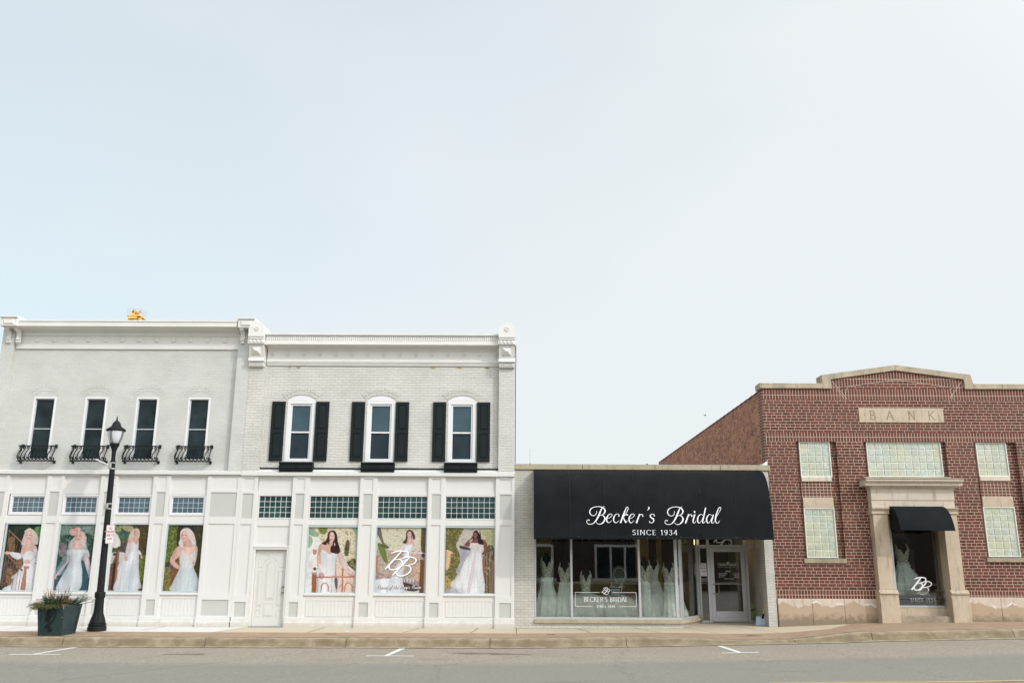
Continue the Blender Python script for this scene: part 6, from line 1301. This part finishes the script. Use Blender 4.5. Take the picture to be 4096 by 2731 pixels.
mb = MB(); mb.lathe([(.072, 4.22), (.072, 4.24), (.055, 4.25), (.05, 4.40), (.058, 4.41), (.058, 4.42), (.052, 4.43), (.055, 4.50), (.085, 4.60), (.12, 4.66), (.125, 4.70), (.11, 4.705)], 0, 0, 24); mb.build('neck', M['black'], lp, local=True)
mb = MB(); mb.lathe(catmull([(.10, 4.705), (.155, 4.80), (.19, 4.92), (.205, 5.03)], 4), 0, 0, 32); mb.build('globe', M['globe'], lp, local=True, smooth=True)
mb = MB()
for k in range(4):
    a = math.pi*(-.56+.5*k)
    for d in (-.022, .022): mb.tube([(r*math.cos(a)-d*math.sin(a), r*math.sin(a)+d*math.cos(a), z) for r, z in ((.115, 4.69), (.165, 4.80), (.20, 4.92), (.225, 5.04))], .0065, 5)
mb.build('lantern_ribs', M['black'], lp, local=True)
mb = MB(); mb.lathe([(.20, 5.03), (.235, 5.035), (.24, 5.07), (.225, 5.095), (.215, 5.10), (.165, 5.13), (.12, 5.17), (.10, 5.23), (.065, 5.29), (.045, 5.295), (.035, 5.31)], 0, 0, 32, fn=lambda g, u: 1+.02*math.cos(16*g)*(u < .3)); mb.build('lantern_roof', M['black'], lp, local=True)
mb = MB(); mb.lathe([(.02, 5.31), (.028, 5.33), (.012, 5.345), (.022, 5.36), (.022, 5.375), (.008, 5.385), (.012, 5.40), (.003, 5.44)], 0, 0, 12); mb.tube([(-.022, 0, 5.405), (.022, 0, 5.405)], .006, 5); mb.build('finial', M['black'], lp, local=True)
mb = MB(); mb.lathe([(.075, 4.03), (.078, 4.035), (.078, 4.055), (.075, 4.06)], 0, 0, 24); mb.lathe([(.073, 4.185), (.076, 4.19), (.076, 4.205), (.073, 4.21)], 0, 0, 24); mb.bev(-.085, .0, -.10, .02, 4.06, 4.185, .01); mb.build('banner_bracket', M['steel'], lp, local=True)
mb = MB(); mb.tube([(-.04, -.06, 4.12), (-.13, -.12, 4.17), (-.34, -.28, 4.27)], .011, 6); mb.build('banner_arm', M['sign'], lp, local=True)
mb = MB(); mb.lathe([(.081, 3.0), (.084, 3.005), (.084, 3.02), (.081, 3.025)], 0, 0, 24); mb.lathe([(.081, 3.13), (.084, 3.135), (.084, 3.15), (.081, 3.155)], 0, 0, 24); mb.bev(-.085, .02, -.095, .02, 3.025, 3.13, .01); mb.build('banner_bracket', M['steel'], lp, local=True)
mb = MB(); mb.tube([(.05, -.05, 3.62), (.13, -.06, 3.62)], .006, 5); mb.tube([(.05, -.05, 3.80), (.13, -.06, 3.80)], .006, 5); mb.build('hooks', M['black'], lp, local=True)
lp.rotation_euler = (0, math.radians(-1.0), 0)
sg = thing('parking_sign', 'white and red no parking sign on the front of the street lamp pole', 'sign', (LX+.135, -1.39, 2.16))
mb = MB(); w2, h2, r_ = .115, .47, .03
P = [(w2-r_+r_*math.cos(a), r_+r_*math.sin(a)) for a in [-math.pi/2+math.pi/2*k/4 for k in range(5)]]+[(w2-r_+r_*math.cos(a), h2-r_+r_*math.sin(a)) for a in [math.pi/2*k/4 for k in range(5)]]+[(-w2+r_+r_*math.cos(a), h2-r_+r_*math.sin(a)) for a in [math.pi/2+math.pi/2*k/4 for k in range(5)]]+[(-w2+r_+r_*math.cos(a), r_+r_*math.sin(a)) for a in [math.pi+math.pi/2*k/4 for k in range(5)]]
mb.prism(P, -.003, .0); mb.build('sheet', M['sign'], sg, local=True)
mb = MB(); ff = lambda a, b, l: (a, -.0045-l, b)
Q = [(x*.92, (z-h2/2)*.965+h2/2) for x, z in P]; Q.append(Q[0])
ribbon(mb, [(x, z, .006) for x, z in Q], ff, sub=1)
for t_, z in (('NO', .355), ('PARKING', .27), ('3AM TO', .185), ('6AM', .095)): write(mb, t_, 0, z, .056, ff, .13, .11, serif=False, center=True, sp=.14, sx=.72 if len(t_) > 4 else .85)
mb.build('lettering', M['red_ink'], sg, local=True)
mb = MB(); mb.tube([(0, -.008, h2-.03), (0, .03, h2-.03)], .008, 6); mb.build('bolt', M['steel'], sg, local=True)
mb = MB(); mb.tube([(0, -.008, .03), (0, .03, .03)], .008, 6); mb.build('bolt', M['steel'], sg, local=True)
mb = MB(); mb.box(-.16, -.02, .002, .03, .30, .32); mb.box(-.16, -.02, .002, .03, .12, .14); mb.build('clamp', M['steel'], sg, local=True)
sg.rotation_euler = (0, math.radians(-1.5), math.radians(-6))
# planter
PX, PY = -10.97, -2.17; PZ = walk_z(PX, PY)-.004
pt = thing('planter', 'square tapered slate blue planter box with black scroll ornament by the kerb', 'planter', (PX, PY, PZ))
def frus(mb, b0, b1, t0, t1, z0, z1, m=0):
    mb.quads([(-b0, -b1, z0), (b0, -b1, z0), (b0, b1, z0), (-b0, b1, z0), (-t0, -t1, z1), (t0, -t1, z1), (t0, t1, z1), (-t0, t1, z1)], [(0, 3, 2, 1), (4, 5, 6, 7), (0, 1, 5, 4), (1, 2, 6, 5), (2, 3, 7, 6), (3, 0, 4, 7)], m)
bw0, bw1, tw0, tw1, HH = .275, .32, .335, .40, .71
def pside(t, off, ax, s_, u):     # point on a side: u -1..1 across, t 0..1 up
    w0 = bw0+(tw0-bw0)*t; w1 = bw1+(tw1-bw1)*t
    return (u*w0, s_*(w1+off), t*HH) if ax == 'y' else (s_*(w0+off), u*w1, t*HH)
mb = MB(); frus(mb, bw0-.012, bw1-.012, tw0-.012, tw1-.012, .0, HH-.04); mb.build('box', M['planter'], pt, local=True)
mb = MB()
for ax, s_ in (('y', -1), ('x', 1), ('y', 1), ('x', -1)):
    for (ua, ub, ta, tb_) in ((-1, 1, .86, 1), (-1, 1, 0, .13), (-1, -.78, .13, .86), (.78, 1, .13, .86)):
        c4 = [pside(ta, .006, ax, s_, ua), pside(ta, .006, ax, s_, ub), pside(tb_, .006, ax, s_, ub), pside(tb_, .006, ax, s_, ua)]
        d4 = [pside(ta, -.02, ax, s_, ua), pside(ta, -.02, ax, s_, ub), pside(tb_, -.02, ax, s_, ub), pside(tb_, -.02, ax, s_, ua)]
        fs_ = [(0, 1, 2, 3), (0, 4, 5, 1), (1, 5, 6, 2), (2, 6, 7, 3), (3, 7, 4, 0)]
        mb.quads(c4+d4, fs_ if (ax == 'y') == (s_ == -1) else [f_[::-1] for f_ in fs_])
mb.build('raised_frame', M['planter'], pt, local=True)
mb = MB(); P_ = catmull([(-.03, .50), (-.05, .46), (-.01, .43), (.035, .47), (.01, .54), (-.05, .555), (-.09, .50), (-.075, .43), (-.02, .395), (-.075, .50), (-.075, .56), (-.0, .61), (.10, .57), (.12, .46), (.07, .36), (.0, .28), (-.04, .20), (-.09, .19), (-.10, .23), (-.07, .24)], 4)
P2_ = catmull([(-.08, .37), (-.10, .34), (-.12, .38), (-.08, .41), (-.04, .38), (-.04, .30), (.0, .22), (.03, .14), (.01, .10), (-.03, .11), (-.02, .15)], 4)
for Pq in (P_, P2_): mb.tube([(x, -(bw1+(tw1-bw1)*z/HH)-.012, z) for x, z in Pq], .0125, 6)
mb.build('scroll_ornament', M['black'], pt, local=True)
mb = MB()
for u_, t_, r_ in ((.93, .93, .03), (.95, .88, .02), (.93, .80, .012), (.94, .60, .015), (.9, .97, .02)):
    x, y, z = pside(t_, .0085, 'y', -1, u_); mb.face([(x+r_*.6*math.cos(a)*(1+.4*math.sin(3*a)), y, z+r_*math.sin(a)*(1+.3*math.cos(2*a))) for a in [2*math.pi*k/9 for k in range(9)]])
mb.build('chipped_paint', plain('bare_plaster_chips', (.35, .3, .24), .9), pt, local=True)
mb = MB(); mb.box(-tw0+.03, tw0-.03, -tw1+.03, tw1-.03, HH-.06, HH-.035); mb.build('soil', M['soil'], pt, local=True)
pt.rotation_euler = (0, 0, math.radians(-3))
ar = thing('plant_arrangement', 'winter greens, cedar, red berries and tall red twigs filling the blue planter', 'plants', (PX, PY, PZ+HH-.04))
rr = random.Random(12)
def sprig(mb, p, d, L_, n, nl, droop=.3, flat_=False, w_=.004):
    """a twig with small needles along it"""
    d = Vector(d).normalized(); pts = [Vector(p)]
    for i in range(n):
        d = (d+Vector((rr.uniform(-.12, .12), rr.uniform(-.12, .12), -droop/n))).normalized(); pts.append(pts[-1]+d*L_/n)
    mb.tube(pts, [.004*(1-.7*i/n)+.001 for i in range(n+1)], 4)
    for i in range(1, n+1):
        t = (pts[i]-pts[i-1]).normalized(); s1 = t.cross(Vector((rr.uniform(-1, 1), rr.uniform(-1, 1), rr.uniform(-1, 1)))).normalized()
        for k in range(7):
            a = 2*math.pi*k/7+i; q = pts[i-1].lerp(pts[i], rr.random()); s2 = t.cross(s1); o = (s1*math.cos(a)+s2*math.sin(a))
            e = q+(o*.75+t*.7).normalized()*nl*(1-.4*i/n); sd_ = t.cross(o)*w_
            mb.face([tuple(q-sd_), tuple(q+sd_), tuple(e)])
    return pts
def bush(mb, m_, centre, rad, num, L_, nl, up=.8, droop=.5, w_=.004, out=1.0):
    for _ in range(num):
        a = rr.uniform(0, 6.28); r = rad*math.sqrt(rr.random()); d = Vector((math.cos(a)*out, math.sin(a)*out, up+rr.uniform(-.3, .4)))
        sprig(mb, (centre[0]+r*math.cos(a)*.8, centre[1]+r*math.sin(a)*.8, centre[2]), d, L_*rr.uniform(.6, 1.1), 7, nl, droop, w_=w_)
mb = MB(); bush(mb, 0, (0, 0, 0), .32, 120, .26, .05, 1.1, .5, .005); bush(mb, 0, (-.05, -.1, .0), .24, 60, .30, .055, 1.8, .2, .006); bush(mb, 0, (.0, -.1, .0), .14, 22, .36, .055, 2.2, .1, .005)
bush(mb, 0, (.28, .1, .0), .08, 14, .38, .05, .9, .1, .005, 1.0)
for a_, l_x in (((.28, .1, .02), (1, .25, .75)), ((.30, .12, .02), (1, .1, .5)), ((.28, .15, .02), (.8, .3, 1.0)), ((.30, .1, .0), (1.1, .0, .35)), ((.3, -.05, .0), (1.0, -.1, .6))): sprig(mb, a_, l_x, .42, 10, .05, .15, w_=.005)
mb.build('evergreen_sprigs', M['needles'], ar, local=True)
mb = MB(); bush(mb, 0, (-.24, -.22, .0), .18, 80, .30, .04, .5, 1.1, .005); bush(mb, 0, (.02, -.32, .02), .26, 70, .18, .04, .5, 1.2, .006)
for k in range(16): sprig(mb, (-.25, -.2+.03*k-.1, .02), (-1, rr.uniform(-.5, .3), rr.uniform(.0, .5)), .36, 8, .04, .5)
mb.build('cedar_sprigs', M['cedar'], ar, local=True)
mb = MB(); bm_ = []
for k in range(170):
    a = rr.uniform(0, 6.28); r = rr.random()**.5
    c0 = (.16+.15*r*math.cos(a), -.12+.17*r*math.sin(a), .06+rr.random()*.20*(1-r*.5)) if k < 145 else (-.22+.14*rr.uniform(-1, 1), -.1+.1*rr.uniform(-1, 1), .14+rr.random()*.2)
    s_ = rr.uniform(.007, .013); mb.quads([(c0[0]+s_*x, c0[1]+s_*y, c0[2]+s_*z) for x, y, z in ((1, 0, 0), (-1, 0, 0), (0, 1, 0), (0, -1, 0), (0, 0, 1), (0, 0, -1))], [(0, 2, 4), (2, 1, 4), (1, 3, 4), (3, 0, 4), (2, 0, 5), (1, 2, 5), (3, 1, 5), (0, 3, 5)])
mb.build('berries', M['berries'], ar, local=True)
mb = MB(); bush(mb, 0, (-.17, -.12, .0), .10, 9, .42, .05, 2.2, .05, .006, .5); sprig(mb, (.08, .0, .0), (.28, 0, 1), .46, 12, .06, .0, w_=.007); bush(mb, 0, (-.22, -.15, 0), .1, 8, .38, .03, .8, .2, .004); mb.build('dried_stems', M['straw'], ar, local=True)
mb = MB()
for P in ([(-.10, -.1, 0), (-.13, -.1, .3), (-.19, -.1, .70), (-.21, -.1, .92)], [(.0, -.08, 0), (-.05, -.08, .35), (-.12, -.08, .68), (-.15, -.08, .86)], [(.06, -.05, 0), (.10, -.05, .3), (.17, -.05, .52)], [(.10, -.05, .3), (.09, -.05, .40)], [(-.03, -.05, 0), (.0, -.05, .4)]): mb.tube(P, [.006]+[.0045]*(len(P)-2)+[.002], 5)
mb.build('red_twigs', M['twig'], ar, local=True)

# ================================================================ far and small things
tw = thing('grain_elevator_leg', 'yellow machine head with railed platform rising behind the left roof', 'machinery', (-64.4, 120, 0))
mb = MB()
for x, y in ((-.9, 0), (.2, 0), (-.9, 1.2), (.2, 1.2)): mb.box(x, x+.3, y, y+.3, 0, 42.2)
mb.box(.75, 1.15, .3, .7, 0, 42.2)
for z in range(2, 42, 3): mb.box(-.9, .5, .1, .2, z, z+.2); mb.box(-.9, .5, 1.3, 1.4, z, z+.2)
mb.build('tower_legs', M['yellow'], tw, local=True)
mb = MB(); mb.box(-1.05, 1.15, -.2, 2.4, 42.35, 42.5); mb.box(-.8, .6, -.15, 1.4, 41.9, 42.35); mb.tube([(.3, 0, 41.6), (.9, 1.8, 42.3)], .08, 5); mb.tube([(.0, 0, 41.4), (.5, 1.8, 42.3)], .08, 5); mb.build('platform', M['yellow'], tw, local=True)
mb = MB(); mb.box(-.42, .55, .1, .6, 42.5, 43.0); mb.prism([(-.42, 43.0), (.55, 43.0), (.45, 43.3), (.1, 43.55), (-.05, 43.55), (-.05, 43.0)], .1, .6); mb.box(.5, .95, .15, .5, 42.85, 43.15); mb.build('drive_housing', M['yellow'], tw, local=True)
mb = MB(); mb.prism([(-.02+.42*math.cos(a), 43.1+.42*math.sin(a)) for a in [2*math.pi*k/18 for k in range(18)]], .2, .5); mb.build('wheel_guard', M['purple'], tw, local=True)
mb = MB(); mb.tube([(.75, .3, 43.22), (1.02, .3, 43.22)], .10, 10); mb.tube([(.15, .05, 42.87), (.72, .05, 42.85)], .06, 8); mb.build('motor', M['purple'], tw, local=True)
mb = MB(); R_ = .018
for x, y in ((-1.05, -.2), (1.15, -.2), (-1.05, 2.4), (1.15, 2.4), (.05, -.2), (1.15, 1.1)): mb.tube([(x, y, 42.5), (x, y, 43.55)], R_, 4)
for z in (43.0, 43.55):
    for p, q in (((-1.05, 2.4), (1.15, 2.4)), ((-1.05, -.2), (-1.05, 2.4)), ((1.15, -.2), (1.15, 2.4)), ((-1.05, -.2), (1.15, -.2))): mb.tube([(*p, z), (*q, z)], R_, 4)
mb.build('railing', M['galv'], tw, local=True)
an = thing('roof_antenna', 'thin whip antenna with a blue base on the shop roof', 'antenna', (.52, 3, 4.0)); 
mb = MB(); mb.tube([(0, 0, .55), (0, 0, 1.18)], .006, 5); mb.build('whip', M['galv'], an, local=True); mb = MB(); mb.tube([(0, 0, 0), (0, 0, .55)], .014, 6); mb.tube([(0, 0, .58), (0, 0, .74)], .02, 6); mb.build('mast', plain('blue_antenna_base', (.03, .09, .16), .5), an, local=True)
rv = thing('roof_vent', 'small dark roof vent cap beyond the shop coping', 'vent', (4.15, 3, 4.0)); 
mb = MB(); mb.tube([(0, 0, 0), (0, 0, .66)], .03, 8); mb.build('pipe', M['black'], rv, local=True); mb = MB(); mb.lathe([(.02, .64), (.12, .65), (.10, .68), (.05, .71), (.02, .74)], 0, 0, 12); mb.build('cap', M['black'], rv, local=True)
bd = MB(); bd.quads([(-.10, 0, 0), (.0, 0, .02), (.05, -.02, .045), (.10, 0, .0), (.02, .0, -.02), (-.05, 0, -.03), (0, .05, .03), (-.08, .16, .07), (.03, .14, .06), (-.06, -.13, .05), (.04, -.11, .05), (.0, -.04, .03)], [(0, 1, 4, 5), (1, 2, 3, 4), (6, 7, 8), (9, 10, 11), (0, 1, 6), (1, 2, 11)])
o_ = bd.build('bird', M['bird']); o_.scale = (.6, .6, .6); o_.location = (7.54, 10, 7.43); props(o_, 'tiny dark bird flying in the pale sky left of the bank', 'bird')
bd = MB(); bd.quads([(-.05, -.03, 0), (.04, -.035, .0), (.05, .02, .005), (-.03, .03, .0), (0, 0, .05), (.03, .0, .03), (-.03, -.01, .03)], [(0, 1, 4), (1, 5, 4), (1, 2, 5), (2, 4, 5), (2, 3, 4), (3, 6, 4), (3, 0, 6), (0, 4, 6)])
o_ = bd.build('litter', M['litter']); o_.location = (-4.14, -1.28, walk_z(-4.14, -1.28)+.004); props(o_, 'crumpled pale blue wrapper lying on the sidewalk before the white shopfront', 'litter')
for x, y, w2 in ((-4.45, -1.75, .13), (.95, -1.8, .11), (5.9, -1.85, .17)):
    mb = MB(); mb.bev(x-w2, x+w2, y-.07, y+.07, walk_z(x, y)+.0, walk_z(x, y)+.006, .001)
    # lies flat: a thin iron lid
    o_ = mb.build('valve_cover', plain('dark_iron_lid', (.06, .05, .045), .8)); props(o_, {-4.45: 'dark iron lid in the brick paving before the bride posters', .95: 'dark iron lid in the brick paving left of the shop window', 5.9: 'dark iron lid in the brick paving before the shop door'}[x], 'access cover', 'iron lids set in the brick paving'); o_['group'] = 'iron lids set in the brick paving'
# building across the street, seen only as a reflection in the shop glass
OB = thing('street_building', 'dark brick building with white framed windows, mirrored in the shop glass', 'building', (2, -36, 0))
mb = MB(); ow = [(-4.6, -1.9), (-.2, 2.5), (4.6, 7.4), (9.4, 12.2)]
mb.grid(-26, 28, -.3, 5.2, 36, [], 0)
V = []
mb = MB(); mb.box(-30, 60, -36, -35, -.3, 7.5); mb.build('wall', M['opp_brick'], OB); mb = MB(); mb.box(-30, 60, -35, -34.95, .55, .70); mb.build('sill_band', M['stone'], OB)
for a, b_ in [(-14.8, -12), (-8.0, -5.2), (-1.0, 2.65), (5.35, 8.25), (10.9, 13.6), (17, 19.6), (21.4, 23.6), (32, 35)]:
    mb = MB()
    for x0, x1, z0, z1 in ((a, b_, 2.9, 3.06), (a-.2, b_+.2, .72, .92), (a, a+.14, .92, 2.9), (b_-.14, b_, .92, 2.9), (a+(b_-a)*.33, a+(b_-a)*.33+.14, .92, 2.9), (a+(b_-a)*.66, a+(b_-a)*.66+.14, .92, 2.9)): mb.box(x0, x1, -35, -34.93, z0, z1)
    wf = mb.build('window', M['vinyl'], OB); mb = MB(); mb.box(a+.1, b_-.1, -35, -34.98, .9, 2.8); mb.build('window_pane', M['pane_dark'], wf)
for o_ in list(bpy.data.objects):
    if o_.type == 'MESH' and len(o_.data.polygons) > 3 and o_.name.split('.')[0] in ('scroll_baluster', 'scroll_ornament', 'pole', 'base', 'neck', 'lantern_roof'):
        for p in o_.data.polygons: p.use_smooth = False
